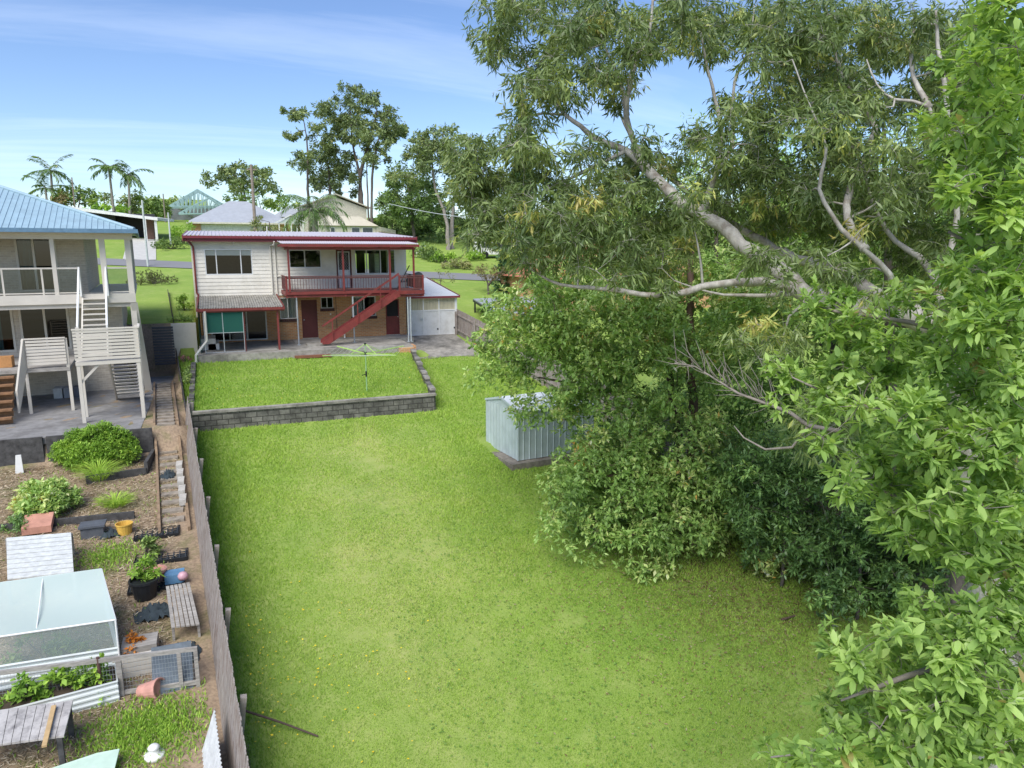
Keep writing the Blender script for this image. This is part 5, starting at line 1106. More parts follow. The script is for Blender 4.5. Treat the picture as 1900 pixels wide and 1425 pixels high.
# leafy branches close to the camera at right
near = [(1860, 60, 60, 70), (1850, 170, 70, 90), (1770, 140, 40, 26, 6.2, 7, .5), (1790, 300, 70, 60), (1740, 230, 40, 40, 6, 7, .5), (1870, 330, 60, 90), (1880, 450, 50, 90), (1800, 420, 26, 36, 5.5, 7, .5), (1800, 510, 50, 40), (1830, 570, 90, 70), (1680, 560, 55, 35, 6.4, 7.4, .5), (1560, 580, 60, 35, 6.6, 7.6, .5), (1490, 560, 35, 25, 6.8, 7.6, .5), (1640, 640, 90, 45, 6.2, 7.4, .45), (1790, 670, 70, 70), (1560, 690, 60, 40, 6.4, 7.4, .5), (1470, 700, 30, 25, 6.8, 7.4, .5), (1500, 740, 55, 26, 6.6, 7.3, .5), (1860, 740, 70, 100), (1650, 740, 70, 50, 5.4, 6.9, .5), (1560, 790, 45, 40, 5.6, 7, .5), (1730, 790, 80, 70), (1640, 850, 60, 50, 5.4, 6.9, .6), (1590, 890, 35, 30), (1720, 890, 70, 60), (1850, 900, 80, 90), (1690, 960, 40, 50), (1780, 980, 70, 60), (1860, 1040, 60, 60),
  (1720, 1150, 60, 40), (1860, 1150, 60, 50), (1790, 1180, 60, 50), (1680, 1200, 45, 30), (1560, 1200, 28, 20, 5, 6), (1600, 1220, 50, 26, 5, 6), (1740, 1240, 80, 50), (1860, 1240, 70, 70), (1620, 1290, 55, 40), (1560, 1300, 26, 20), (1700, 1330, 80, 50), (1600, 1380, 60, 35), (1500, 1400, 50, 26), (1430, 1410, 34, 18), (1800, 1350, 90, 70), (1720, 1410, 90, 40), (1880, 1390, 50, 50), (2020, 150, 110, 130, 5.6, 7.4, .6), (2040, 420, 120, 130, 5.6, 7.4, .6), (2080, 700, 130, 130, 5.6, 7.4, .6), (2100, 980, 130, 130, 5.6, 7.4, .6), (2080, 1250, 120, 110, 5.6, 7.4, .6)]
near_paths = []
nb0 = CAM+RT*5.6+FW*6.0; nbz = Vector((nb0.x, nb0.y, hz(nb0.x, nb0.y)-.3))
n1 = atD(2010, 1250, 6.3); n2 = atD(1990, 800, 6.4); n3 = atD(1960, 400, 6.5); n4 = atD(1930, 60, 6.5)
near_paths = [([nbz, n1, n2, n3, n4], [.16, .13, .10, .07, .03]),
  (wp((2005, 1150, 6.3), (1900, 1180, 5.9), (1780, 1220, 5.6), (1640, 1270, 5.5), (1560, 1300, 5.5)), [.05, .04, .03, .018, .008]),
  (wp((2008, 1230, 6.3), (1880, 1300, 5.8), (1700, 1340, 5.5), (1560, 1385, 5.5), (1430, 1405, 5.6)), [.05, .04, .028, .016, .007]),
  (wp((1995, 900, 6.4), (1860, 840, 6.4), (1700, 780, 6.6), (1560, 740, 6.9), (1470, 700, 7.1)), [.055, .045, .03, .018, .007]),
  (wp((1985, 720, 6.4), (1850, 650, 6.5), (1700, 600, 6.9), (1560, 580, 7.1), (1490, 560, 7.2)), [.05, .04, .026, .016, .007]),
  (wp((1970, 500, 6.5), (1860, 480, 6.4), (1760, 430, 6.4)), [.04, .03, .012]), (wp((1950, 250, 6.5), (1850, 220, 6.5), (1760, 150, 6.6)), [.035, .025, .01]),
  (wp((1995, 1000, 6.3), (1850, 1000, 6.2), (1700, 940, 6.2), (1600, 890, 6.3)), [.04, .03, .02, .008])]
tree('leafy_tree', 'bright large leaved tree closest to the camera along the right edge', 'tree', nbz, near_paths, near, (5.0, 6.9), 54, .17, 13, 8, (.087, .034), (BARK['grey'], LF['near']), 33, ang=1.05, along=.05, droop=.05, up=.55, tintr=(.16, .50), kind='leaf', twigs=6, rb=.012, tw=.0028, ldroop=.16, jit=.3)
# dark shrubs at the lawn edge
sh1 = [(1480, 930, 70, 60), (1420, 900, 60, 50), (1430, 990, 50, 50), (1500, 1020, 60, 60), (1440, 850, 70, 40), (1385, 930, 45, 60), (1370, 860, 40, 40), (1500, 880, 70, 50)]
sh2 = [(1560, 1000, 70, 70), (1640, 1010, 70, 80), (1590, 1090, 80, 50), (1520, 1120, 40, 35), (1660, 1090, 50, 40), (1600, 920, 90, 50), (1680, 940, 60, 50)]
sh3 = [(1720, 1000, 60, 70), (1700, 1090, 60, 60), (1790, 1060, 70, 70), (1760, 930, 80, 60)]
for i, (e, bpx, lab) in enumerate(((sh1, (1450, 1090), 'dark glossy shrub nearest the leafy tree trunk at the lawn edge'), (sh2, (1590, 1150), 'dark glossy shrub in the middle of the hedge at the lawn edge'), (sh3, (1740, 1150), 'dark glossy shrub behind the bright branches at the lower right'))):
    p = onL(*bpx, 0); dd = (p-CAM).dot(FW)
    tree('shrub', lab, 'shrub', p, [([p, p+Vector((.1, .1, .8)), p+Vector((.2, .3, 1.8))], [.05, .04, .02])], [(x, y, a*1.0, c, dd-1.0, dd+1.3) for x, y, a, c in e], (0, 0), 9, .36, 26, 7, (.12, .038), (BARK['dark'], LF['shrub']), 40+i, group='dark shrubs at the lawn edge', ang=1.0, along=.08, droop=.1, up=.7, tintr=(.14, .42), twigs=2, rb=.015)
# bare dead branch hanging in the gap
b = MB(); mdl = [(1500, 790, 9.6), (1470, 830, 9.8), (1420, 834, 10), (1380, 812, 10.2), (1362, 790, 10.3)]
md2 = [(1500, 790, 9.6), (1465, 765, 9.8), (1420, 748, 10), (1370, 730, 10.2), (1330, 705, 10.4), (1290, 680, 10.6), (1252, 672, 10.8)]
dead = thing('dead_branch', 'bare grey dead branch curving through the gap between the trees', 'branch', tuple(atD(1500, 790, 9.6)))
b.tube(wp(*md2), [.03, .028, .024, .02, .014, .009, .005], 6); b.tube(wp((1560, 800, 9.3), (1500, 790, 9.6)), [.034, .03], 6); b.tube(wp(*mdl), [.018, .02, .016, .011, .005], 6)
rd = np.random.default_rng(8); pts = wp(*md2)
for i in range(46):
    j = rd.integers(1, len(pts)-1); p = pts[j].lerp(pts[j+1], rd.random()); q = p+Vector(rd.normal(0, 1, 3))*.12+(pts[j+1]-pts[j])*.8+Vector((0, 0, rd.normal(.12, .16))); b.tube([p, p.lerp(q, .5)+Vector(rd.normal(0, .03, 3)), q], [.007, .005, .002], 4)
b.build('wood', BARK['grey'], dead, True)
# ------------------------------------------------------------ trees standing behind
def bgtree(label, foot, ells, d, R, leaf, m, seed, dens=.55, ntip=14, per=6, trunk=None, bark='dark', name='tree', group=None, r0=.2, tint=.5, **kw):
    p = atD(foot[0], foot[1], (d[0]+d[1])/2); p.z = hz(p.x, p.y)-.3
    tp = trunk or []
    if not tp: q = atD(ells[0][0], ells[0][1], (d[0]+d[1])/2); tp = [[(p.lerp(q, .5)), q]]
    paths = [([p]+list(s) if i == 0 else list(s), [r0*(1-.75*j/max(1, len(s))) for j in range(len(s)+(1 if i == 0 else 0))]) for i, s in enumerate(tp)]
    return tree(name, label, 'tree', p, paths, ells, d, dens, R, ntip, per, leaf, (BARK[bark], LF[m]), seed, group, tintr=(.15, tint), twigs=2, rb=.05, tw=.012, along=.3, **kw)
# dense understory behind the gum: closes the view below the limbs
bgtree('tall dark tree filling the gap behind the leaning gum limbs', (1560, 860), [(1540, 330, 110, 110), (1430, 400, 120, 90), (1620, 420, 130, 110), (1500, 520, 140, 100), (1660, 560, 140, 110), (1390, 600, 80, 90), (1550, 660, 150, 80), (1720, 700, 130, 110), (1450, 700, 60, 50), (1620, 780, 130, 70)], (19, 25), .75, (.17, .07), 'broad', 51, 2.4, 24, 7, r0=.22, name='broadleaf_tree', tint=.34)
bgtree('mid green tree behind the upright gum branches, under the top of the photo', (1330, 700), [(1330, 330, 90, 60), (1260, 400, 110, 70), (1150, 430, 120, 60), (1340, 450, 110, 70), (1200, 500, 130, 55), (1400, 250, 55, 55), (1300, 240, 40, 30), (1120, 360, 60, 40), (1060, 480, 60, 40)], (24, 29), .8, (.17, .06), 'broad', 52, 1.25, 22, 7, r0=.2, name='broadleaf_tree', tint=.42)
bgtree('green tree at upper right behind the gum, in front of the open sky', (1690, 820), [(1640, 240, 80, 50), (1700, 300, 110, 80), (1780, 360, 100, 110), (1790, 520, 100, 120), (1850, 250, 60, 110), (1760, 210, 60, 40)], (16, 21), .6, (.14, .055), 'broad', 53, 2.2, 22, 7, r0=.2, name='broadleaf_tree', tint=.4)
bgtree('shaded dark tree behind the white drum and the leafy tree trunk', (1340, 950), [(1330, 720, 70, 60), (1240, 740, 80, 60), (1340, 870, 60, 60), (1400, 940, 70, 60), (1520, 870, 90, 60), (1640, 900, 110, 70), (1760, 900, 110, 80), (1180, 830, 70, 60), (1420, 800, 90, 60), (1500, 740, 80, 50), (1420, 690, 80, 50), (1370, 880, 50, 60, 21, 23, 1.6), (1400, 830, 60, 50, 20, 23, 1.6), (1560, 820, 80, 60), (1330, 650, 60, 50)], (23.5, 27), .7, (.16, .065), 'broad', 54, 2.6, 22, 7, r0=.18, name='broadleaf_tree', tint=.3)
bgtree('shaded tree seen through the branches at the far right, above the dark shrubs', (1800, 1000), [(1800, 760, 110, 90), (1850, 600, 90, 110), (1840, 940, 90, 70), (1700, 820, 80, 60), (1850, 420, 60, 90)], (12.5, 17), .6, (.15, .06), 'shrub', 55, 4.2, 20, 7, r0=.18, name='broadleaf_tree', tint=.4)
for i, (cx_, lab) in enumerate(((1030, 'first far green tree right of the conifer, behind the gum leaves'), (1150, 'far green tree behind the orange tiled house'), (1290, 'far green tree behind the leaning gum limb'), (1440, 'far green tree seen between the two main gum limbs'), (1600, 'far green tree behind the right part of the gum'), (1770, 'far green tree at the right, behind all the leaves'))):
    dy = (20, -6, 12, -10, 5, 0)[i]
    bgtree(lab, (cx_, 505), [(cx_-40, 415+dy, 55, 34), (cx_+35, 405+dy, 60, 38), (cx_, 375+dy, 50, 30), (cx_-30, 455, 70, 30), (cx_+50, 460, 60, 30)], (62, 72), 1.0, (.4, .2), 'farg', 200+i, .85, 16, 6, r0=.25, tint=.25, group='far trees behind the gum')
# conifers
def conifer(label, px_, ytop, ybase, d, wpx, seed, whorls=26, leaf=.3, m='conifer', g=None):
    top = atD(px_, ytop, d); base = Vector((top.x, top.y, hz(top.x, top.y)-.2)); hgt = top.z-base.z; r = np.random.default_rng(seed); root = thing('conifer', label, 'tree', tuple(base), g); b = MB(); b.tube([base, top], [hgt*.02, .02], 8)
    Wm = wpx*d/F; T = []; A = []
    for i in range(whorls):
        f = .06+.93*i/whorls; z = base.z+hgt*f; rad_ = Wm*(1-f)**.8*(.85+.3*r.random())+.15
        for j in range(9):
            a = r.random()*6.28; dr = Vector((math.cos(a), math.sin(a), .12)); e = Vector((base.x, base.y, z))+dr*rad_*(.7+.4*r.random()); b.tube([(base.x, base.y, z), e], [.03, .01], 4, False)
            for s in np.linspace(.25, 1, 6): q = Vector((base.x, base.y, z)).lerp(e, s)-Vector((0, 0, .25*s*s*rad_*.4)); T.append(q); A.append(dr)
    b.build('trunk', BARK['dark'], root); T = np.array(T); A = np.array(A); P, D_, N_, L, W_ = sprays(r, T, unit(A), 9, leaf, leaf*.35, .8, .2, .15, .2)
    leafmesh('crown', P, D_, N_, L, W_, .5+r.normal(0, .2, len(P)), LF[m], root)
conifer('dark green conifer standing on the grass left of the brick wall', 957, 425, 545, 56, 46, 61, leaf=.34)
conifer('tall slim conifer rising behind the left edge of the gum', 972, 185, 470, 62, 34, 62, 34, .42)
# ------------------------------------------------------------ far gums on the hill
def ft(label, trunks, ells, d, seed, m='far', R=1.0, dens=.62, leaf=(.32, .13), r0=.22, bark='dark', group='gum trees on the hill', ntip=22, tint=.42):
    ts = []
    for q in trunks: ts.append(wp(*[(x, y, (d[0]+d[1])/2+dz) for x, y, dz in q]))
    p = ts[0][0].copy(); p.z = hz(p.x, p.y)-.4
    for q in ts: q.insert(0, Vector((q[0].x, q[0].y, hz(q[0].x, q[0].y)-.4)))
    paths = [(q, [r0*(1-.8*j/(len(q)-1)) for j in range(len(q))]) for q in ts]
    tree('gum_tree', label, 'tree', p, paths, ells, d, dens, R, ntip, 6, leaf, (BARK[bark], LF[m]), seed, group, ang=1.1, along=.5, droop=.3, vert=.4, twigs=2, rb=.06, tw=.018, tintr=(.13, tint))
ft('slender gum with a sparse crown, leftmost of the tall gums behind the palm', [[(571, 350, 0), (570, 270, 0), (562, 215, 0)]], [(550, 207, 27, 13), (580, 213, 24, 14), (556, 247, 24, 16), (590, 232, 18, 14), (566, 283, 22, 14), (552, 303, 16, 10)], (80, 86), 71, R=.65, dens=1.3, r0=.2)
ft('tallest gum of the group, crown reaching highest above the cream house', [[(672, 400, 0), (668, 330, 0), (655, 270, 0), (648, 190, 0)], [(668, 330, 0), (690, 250, 0), (700, 200, 0)]], [(660, 175, 42, 20), (625, 205, 35, 28), (690, 205, 40, 26), (650, 235, 40, 28), (715, 235, 30, 22), (620, 250, 28, 26), (680, 260, 40, 22), (725, 220, 15, 14)], (84, 92), 72, R=.75, dens=1.25, r0=.3)
ft('dark thick gum behind the palm, left of the bare trunks', [[(612, 380, 0), (610, 320, 0), (600, 270, 0)], [(632, 380, 2), (628, 300, 2)]], [(600, 290, 34, 26), (585, 320, 28, 20), (625, 300, 30, 30), (650, 310, 22, 26), (600, 340, 26, 16), (640, 345, 26, 18)], (86, 93), 73, R=.85, r0=.26, dens=1.3, tint=.32)
ft('bare stemmed gum with a thin crown right of the tallest gum', [[(690, 410, 0), (691, 320, 0), (705, 250, 0), (720, 210, 0)], [(684, 410, 1), (680, 300, 1)]], [(700, 255, 34, 20), (735, 240, 24, 13), (712, 285, 26, 16), (752, 241, 20, 8), (690, 290, 20, 16), (728, 265, 18, 9)], (82, 88), 74, R=.65, dens=1.3, r0=.22)
ft('broad brownish gum with two pale trunks above the grass bank', [[(833, 462, 0), (826, 400, 0), (808, 350, 0), (800, 290, 0)], [(839, 462, 1), (840, 390, 1), (848, 330, 1), (830, 270, 1)]], [(815, 262, 48, 26), (790, 275, 36, 24), (845, 275, 36, 24), (770, 290, 26, 18), (810, 300, 44, 24), (780, 320, 28, 18), (850, 320, 30, 26), (735, 325, 20, 14)], (76, 83), 75, R=.85, r0=.34, bark='grey', dens=1.3, tint=.5)
ft('dense dark green gum left of the pale trunks', [[(768, 440, 0), (762, 380, 0), (755, 330, 0)]], [(735, 330, 34, 22), (755, 360, 44, 28), (720, 365, 26, 20), (770, 395, 46, 26), (735, 400, 36, 24), (790, 365, 28, 26)], (80, 88), 76, m='farg', R=1.0, r0=.26, dens=1.15, tint=.3)
ft('wide flat topped gum far behind the timber power pole', [[(456, 380, 0), (450, 345, 0), (430, 320, 0)], [(450, 345, 0), (485, 330, 0)]], [(440, 312, 45, 9), (410, 322, 30, 10), (470, 322, 34, 11), (395, 335, 18, 8), (440, 335, 40, 10), (490, 343, 28, 8), (500, 355, 18, 6), (460, 350, 34, 9)], (118, 128), 77, R=1.05, r0=.3, leaf=(.45, .22), dens=.7)
# low dark mass along the hill
ft('dark tree clump at the foot of the bank, behind the house roof', [[(775, 470, 0), (770, 430, 0)]], [(760, 440, 44, 26), (800, 430, 40, 34), (720, 432, 34, 14), (850, 440, 30, 24), (790, 400, 36, 24)], (84, 92), 78, m='farg', R=1.0, dens=.8, tint=.25, group=None)
ft('dark tree right of the pale gum trunks, behind the white van', [[(890, 470, 0), (890, 420, 0)]], [(880, 420, 44, 36), (930, 430, 46, 34), (900, 380, 40, 30), (980, 440, 50, 30)], (86, 94), 79, m='farg', R=1.1, dens=.8, tint=.3, group=None)
ft('dark spreading tree filling the hillside between the palm house and the pale trunks', [[(725, 450, 0), (730, 400, 0)], [(800, 455, 0), (795, 390, 0)]], [(715, 405, 30, 24), (790, 350, 40, 28), (745, 425, 50, 24), (820, 410, 40, 36), (870, 385, 40, 40), (860, 340, 30, 26)], (90, 98), 81, m='farg', R=1.0, dens=.9, tint=.18, group=None)
for i, (lab, foot, e, d, m, R, lf) in enumerate((
  ('rounded bright green tree behind the blue roof, between the palms', (140, 390), [(150, 362, 34, 16), (175, 372, 22, 14), (125, 356, 22, 10)], (100, 106), 'farg', .9, (.42, .22)),
  ('brownish bushy tree beside the small palm at far left', (110, 390), [(105, 372, 26, 12), (125, 378, 22, 10)], (98, 102), 'brown', .8, (.36, .2)),
  ('bright green low tree on the carport roof line', (195, 400), [(200, 386, 26, 9), (225, 393, 18, 6), (165, 392, 16, 7)], (92, 97), 'bright', .7, (.36, .2)),
  ('small dark tree between the two tall palms', (195, 385), [(193, 366, 15, 11)], (118, 124), 'far', .8, (.4, .2)),
  ('dark tree right of the right hand tall palm', (250, 400), [(245, 375, 24, 20), (230, 385, 20, 14), (262, 385, 18, 14)], (104, 110), 'far', .95, (.42, .2)),
  ('green bushy tree left of the roof trusses', (290, 405), [(288, 382, 22, 14), (280, 395, 22, 12), (300, 392, 16, 12)], (100, 106), 'farg', .9, (.42, .22)),
  ('flat hazy tree line at the far left horizon', (70, 385), [(62, 372, 16, 5), (85, 374, 14, 5)], (130, 140), 'far', 1.0, (.5, .25)),
  ('green tree mass behind the timber power pole and grey roof', (490, 400), [(480, 372, 34, 12), (525, 378, 30, 12), (440, 368, 26, 8), (550, 385, 22, 10)], (104, 112), 'farg', .9, (.42, .22)),
  ('low green trees behind the roof trusses at the skyline', (360, 410), [(300, 374, 28, 10), (332, 376, 24, 9), (270, 372, 20, 9), (330, 392, 24, 7), (370, 390, 30, 7), (410, 388, 30, 8), (300, 388, 20, 7)], (106, 114), 'farg', .9, (.42, .22)),
  ('olive shrub with thin leaves against the white house roof', (500, 440), [(500, 412, 34, 11), (478, 424, 26, 8), (525, 420, 20, 10)], (66, 70), 'olive', .55, (.26, .09)))):
    bgtree(lab, foot, e, d, R, lf, m, 90+i, .95, 14, 6, r0=.14)
# ============================================================ PALMS, SMALL PLANTS, GRASS
def palm(label, px_, ycrown, ybase, d, flen, nf, seed, r0=.16, lean=0, droop=1.0, group=None, leaf=(.5, .05), per=26):
    r = np.random.default_rng(seed); c = atD(px_, ycrown, d); g = atD(px_+lean, ybase, d); g.z = hz(g.x, g.y)-.3
    root = thing('palm_tree', label, 'tree', tuple(g), group); b = MB(); b.tube([g, g.lerp(c, .5)+Vector((0, 0, 0)), c], [r0*1.2, r0, r0*.8], 9); b.build('trunk', BARK['palm'], root)
    T = []; D_ = []; rib = MB()
    for i in range(nf):
        a = 2*math.pi*i/nf+r.normal(0, .2); el = r.uniform(-.25, 1.25); h = Vector((math.cos(a), math.sin(a), 0)); L = flen*r.uniform(.75, 1.1); p = c.copy(); pts = []
        for s in range(9):
            pts.append(p.copy()); e2 = el-droop*1.5*(s/8)**1.3; p = p+(h*math.cos(e2)+Vector((0, 0, math.sin(e2))))*(L/8)
        rib.tube(pts, [.035*flen/3*(1-.1*s) for s in range(9)], 4, False)
        for s in np.linspace(.1, 1, per):
            f = s*8; j = min(7, int(f)); q = pts[j].lerp(pts[j+1], f-j); t = (pts[j+1]-pts[j]).normalized(); sd = t.cross(Vector((0, 0, 1)))
            sd = sd.normalized() if sd.length > .05 else Vector((1, 0, 0))
            for sg in (1, -1): T.append(q); D_.append(sd*sg*.8+t*.6-Vector((0, 0, .35)))
    rib.build('frond_stem', LF['palm'] if False else BARK['palm'], root)
    T = np.array(T); D_ = np.array(D_)+r.normal(0, .1, (len(T), 3)); ln = leaf[0]*(.8+.4*r.random(len(T)))
    leafmesh('crown', T, D_, np.tile([0, 0, 1.], (len(T), 1))+r.normal(0, .2, (len(T), 3)), ln, np.full(len(T), leaf[1]), .45+r.normal(0, .2, len(T)), LF['palm'], root, 'quad', .15)
palm('feathery green palm standing in front of the cream two storey house', 583, 392, 440, 60, 3.3, 30, 111, .3, 2, 1.0, None, (.75, .06), 30)
palm('windswept palm with a thin trunk, tallest at the far left', 94, 316, 385, 102, 3.6, 10, 112, .17, 4, .6, 'palms on the left skyline', (.8, .16), 22)
palm('short palm beside the tallest one at the far left', 84, 348, 385, 100, 2.7, 9, 113, .15, 4, .6, 'palms on the left skyline', (.7, .14), 22)
palm('left one of the pair of palms above the carport roof', 202, 312, 380, 100, 3.3, 10, 114, .17, 8, .75, 'palms on the left skyline', (.8, .16), 22)
palm('right one of the pair of palms above the carport roof', 238, 323, 395, 98, 3.3, 10, 115, .17, 2, .75, 'palms on the left skyline', (.8, .16), 22)
def bush(label, cx_, cy_, d, rx, rz, m, seed, n=14, ntip=16, per=7, leaf=(.1, .035), name='bush', R=.3, group=None, pos=None, up=.6, tint=.5, ry=None, **kw):
    """a low plant: clumps over a dome standing on the ground"""
    r = np.random.default_rng(seed); c = Vector(pos) if pos is not None else atD(cx_, cy_, d); g = hz(c.x, c.y); ry = ry or rx
    root = thing(name, label, 'plant' if name != 'bush' else 'bush', (c.x, c.y, g), group)
    a = r.random(n)*6.28; q = np.sqrt(r.random(n)); C = np.stack([c.x+rx*q*np.cos(a), c.y+ry*q*np.sin(a), g+rz*(1-.6*q*q)*r.uniform(.35, 1, n)], 1)
    tip, ax, k = clumptips(r, C, np.full(n, R), ntip, up); ok = tip[:, 2] > g; b = MB()
    for i in range(n): b.tube([(c.x, c.y, g-.05), (c.x*.5+C[i, 0]*.5, c.y*.5+C[i, 1]*.5, g*.4+C[i, 2]*.6), C[i]], [.02, .014, .006], 4, False)
    b.build('stem', BARK['dark'], root); tip, ax = tip[ok], ax[ok]
    P, D_, N_, L, W_ = sprays(r, tip, ax, per, leaf[0], leaf[1], kw.get('ang', 1.0), .08, kw.get('droop', .1), kw.get('vert', 0))
    leafmesh('foliage', P, D_, N_, L, W_, tint+r.normal(0, .12, n)[k[ok]].repeat(per)+r.normal(0, .13, len(P)), LF[m], root, 'quad', .1); return root
def tuft(label, pos, r0, h, m, seed, n=420, group=None, name='grass_clump', tint=.6):
    r = np.random.default_rng(seed); g = hz(pos.x, pos.y); root = thing(name, label, 'plant', (pos.x, pos.y, g), group); a = r.random(n)*6.28; q = r.random(n)**.6; h_ = np.stack([np.cos(a), np.sin(a), np.zeros(n)], 1)
    P = np.array([pos.x, pos.y, g])+h_*(q*r0*.45)[:, None]; D1 = unit(h_*(q*1.0)[:, None]+np.array([0, 0, 1.])); L = h*(.6+.5*r.random(n)); M1 = P+D1*(L*.55)[:, None]; D2 = unit(h_*(q*1.5+.2)[:, None]+np.array([0, 0, .25])); W_ = np.full(n, .012); N_ = np.cross(D1, np.cross([0, 0, 1.], h_))
    P2 = np.concatenate([P, M1]); D2 = np.concatenate([D1, D2]); L2 = np.concatenate([L*.6, L*.6]); leafmesh('blades', P2, D2, np.tile(N_, (2, 1)), L2, np.tile(W_, 2)*1.3, np.tile(tint+r.normal(0, .15, n), 2), LF[m], root)
# neighbour's garden
b0 = onL(155, 862, .12)
bush('large rounded yellow green hedge at the edge of the grey paving', 0, 0, 0, 1.15, 1.35, 'bright', 121, 190, 36, 8, (.075, .024), 'hedge', .22, None, (-2.95, -14.9, 0), .8, .36, ry=.55)
tuft('fountain like grass plant in front of the rounded hedge', onL(185, 895, .05), .55, .75, 'bright', 122)
tuft('low grass clump in the brown mulch above the yellow bucket', onL(215, 945, .05), .5, .5, 'bright', 123, 300)
bush('leafy dark green bush beside the salmon planter box', 0, 0, 0, .75, .9, 'broad', 124, 60, 24, 7, (.11, .045), 'bush', .22, None, tuple(onL(85, 950, .1)), .6, .55)
bush('small grey green bush left of the salmon planter box', 0, 0, 0, .4, .4, 'shrub', 125, 12, 18, 7, (.07, .025), 'bush', .18, None, tuple(onL(40, 985, .1)), .6, .6)
bush('leafy plant with a pink flower over the black crates', 0, 0, 0, .3, .62, 'farg', 126, 8, 12, 6, (.10, .04), 'potted_plant', .14, None, tuple(onL(270, 1040, .1)), .6, .6)
bush('leafy plant growing in the large black pot', 0, 0, 0, .28, 1.05, 'bright', 127, 8, 12, 6, (.12, .04), 'potted_plant', .15, None, tuple(onL(270, 1100, .1)), .6, .45)
LF['orange'] = leafmat('orange_petals', [(0, (.12, .16, .03)), (.35, (.5, .16, .02)), (1, (.62, .26, .03))], .2)
bush('orange flowers in the grey timber planter', 0, 0, 0, .26, .52, 'orange', 128, 10, 16, 6, (.06, .035), 'flowering_plant', .12, None, tuple(onL(262, 1215, .1)), .8, .5)
bush('pale seedlings under the net of the raised bed', 0, 0, 0, .8, .85, 'farg', 129, 14, 10, 6, (.10, .04), 'vegetable_plant', .15, None, tuple((T[2]+T[3]+Bz[2]+Bz[3]-Vector((0, 0, 0)))/4+Vector((-.1, .5, 0))), .6, .6, ry=.25)
for i, f in enumerate((.35, .6, .82)):
    p = A_[0].lerp(A_[1], f)*.5+A_[3].lerp(A_[2], f)*.5
    bush(('leafy green vegetables at the left end of the open raised bed', 'leafy green vegetables in the middle of the open raised bed', 'leafy green vegetables at the fence end of the open raised bed')[i], 0, 0, 0, .32, .75, 'bright', 130+i, 9, 12, 6, (.11, .05), 'vegetable_plant', .15, 'vegetables in the raised bed', tuple(p), .6, .35, ry=.16)
# by the house and on the bank
bush('small bush growing against the left side of the white house', 0, 0, 0, .35, .9, 'bright', 141, 12, 14, 6, (.09, .04), 'bush', .22, None, (-.75, 3.2, 0), .6, .4)
bush('dark leafy growth on top of the short white wall', 0, 0, 0, .55, .35, 'broad', 142, 14, 14, 6, (.08, .03), 'bush', .2, None, (-.75, -.5, 0), .6, .5, ry=.4)
LF['pink'] = leafmat('pink_petals', [(0, (.06, .12, .03)), (.5, (.55, .22, .22)), (1, (.72, .45, .42))], .2)
bush('small pink flowering plant in the bed below the white wall', 0, 0, 0, .25, .45, 'pink', 143, 8, 8, 5, (.05, .03), 'flowering_plant', .12, None, (-.55, -4.6, 0), .6, .5)
bush('leafy weeds along the left edge of the upper lawn', 0, 0, 0, .12, .35, 'farg', 144, 26, 10, 6, (.07, .03), 'weeds', .14, None, (-.42, -7.2, 0), .6, .5, ry=2.0)
LF['redgreen'] = leafmat('purple_green_leaves', [(0, (.08, .045, .04)), (.5, (.11, .12, .05)), (1, (.2, .24, .07))], .2)
bush('low round bush with reddish flowers beside the street at left', 0, 0, 0, 1.3, .9, 'redgreen', 145, 20, 14, 6, (.14, .05), 'bush', .4, None, tuple(onL(285, 535, 0)), .6, .5)
for i, (lab, px_, py_, rx, rz, m, tt) in enumerate((('broad bright shrub at the foot of the far driveway pole', 340, 452, 1.5, 2.4, 'bright', .4), ('dark hedge beside the far driveway', 318, 462, 1.6, 1.0, 'farg', .4), ('green bush on the bank with pale flowers', 790, 477, 1.6, 1.5, 'farg', .45), ('round green shrub in front of the pale gum trunks', 822, 488, 1.2, 1.3, 'bright', .35), ('yellow green low bush on the grass bank', 845, 498, 1.3, .8, 'olive', .6), ('dark low bush at the left of the grass bank', 806, 484, 1.3, 1.0, 'farg', .25), ('green shrub near the white van', 872, 482, 1.5, 1.0, 'bright', .35))):
    bush(lab, 0, 0, 0, rx, rz, m, 150+i, 16, 14, 6, (.2, .08), 'bush', .45, None, tuple(onL(px_, py_, 0)), .6, tt)
LF['whitefl'] = leafmat('white_petals', [(0, (.1, .17, .04)), (.4, (.7, .7, .6)), (1, (.8, .8, .72))], .1)
bush('cluster of white flowers at the edge of the bank', 0, 0, 0, .9, 1.4, 'whitefl', 160, 9, 3, 5, (.14, .1), 'flowering_plant', .5, None, tuple(onL(786, 478, 0)), .6, .5)
p = onL(906, 545, 0); bgtree('small umbrella shaped brownish tree by the road at right', (906, 542), [(905, 500, 32, 9), (888, 506, 22, 8), (925, 506, 22, 8), (905, 512, 26, 7)], (53.5, 56), .4, (.16, .05), 'brown', 165, 3.2, 14, 6, r0=.1, name='small_tree', trunk=[wp((905, 525, 55), (900, 512, 55)), wp((905, 530, 55), (922, 510, 55))])
bgtree('thin sparse bush on the grass in front of the far road', (822, 535), [(815, 510, 22, 14), (830, 518, 14, 12), (808, 525, 12, 10)], (52, 54), .4, (.14, .045), 'olive', 166, 2.0, 9, 5, r0=.05, name='small_tree')
p = onL(752, 545, 0)
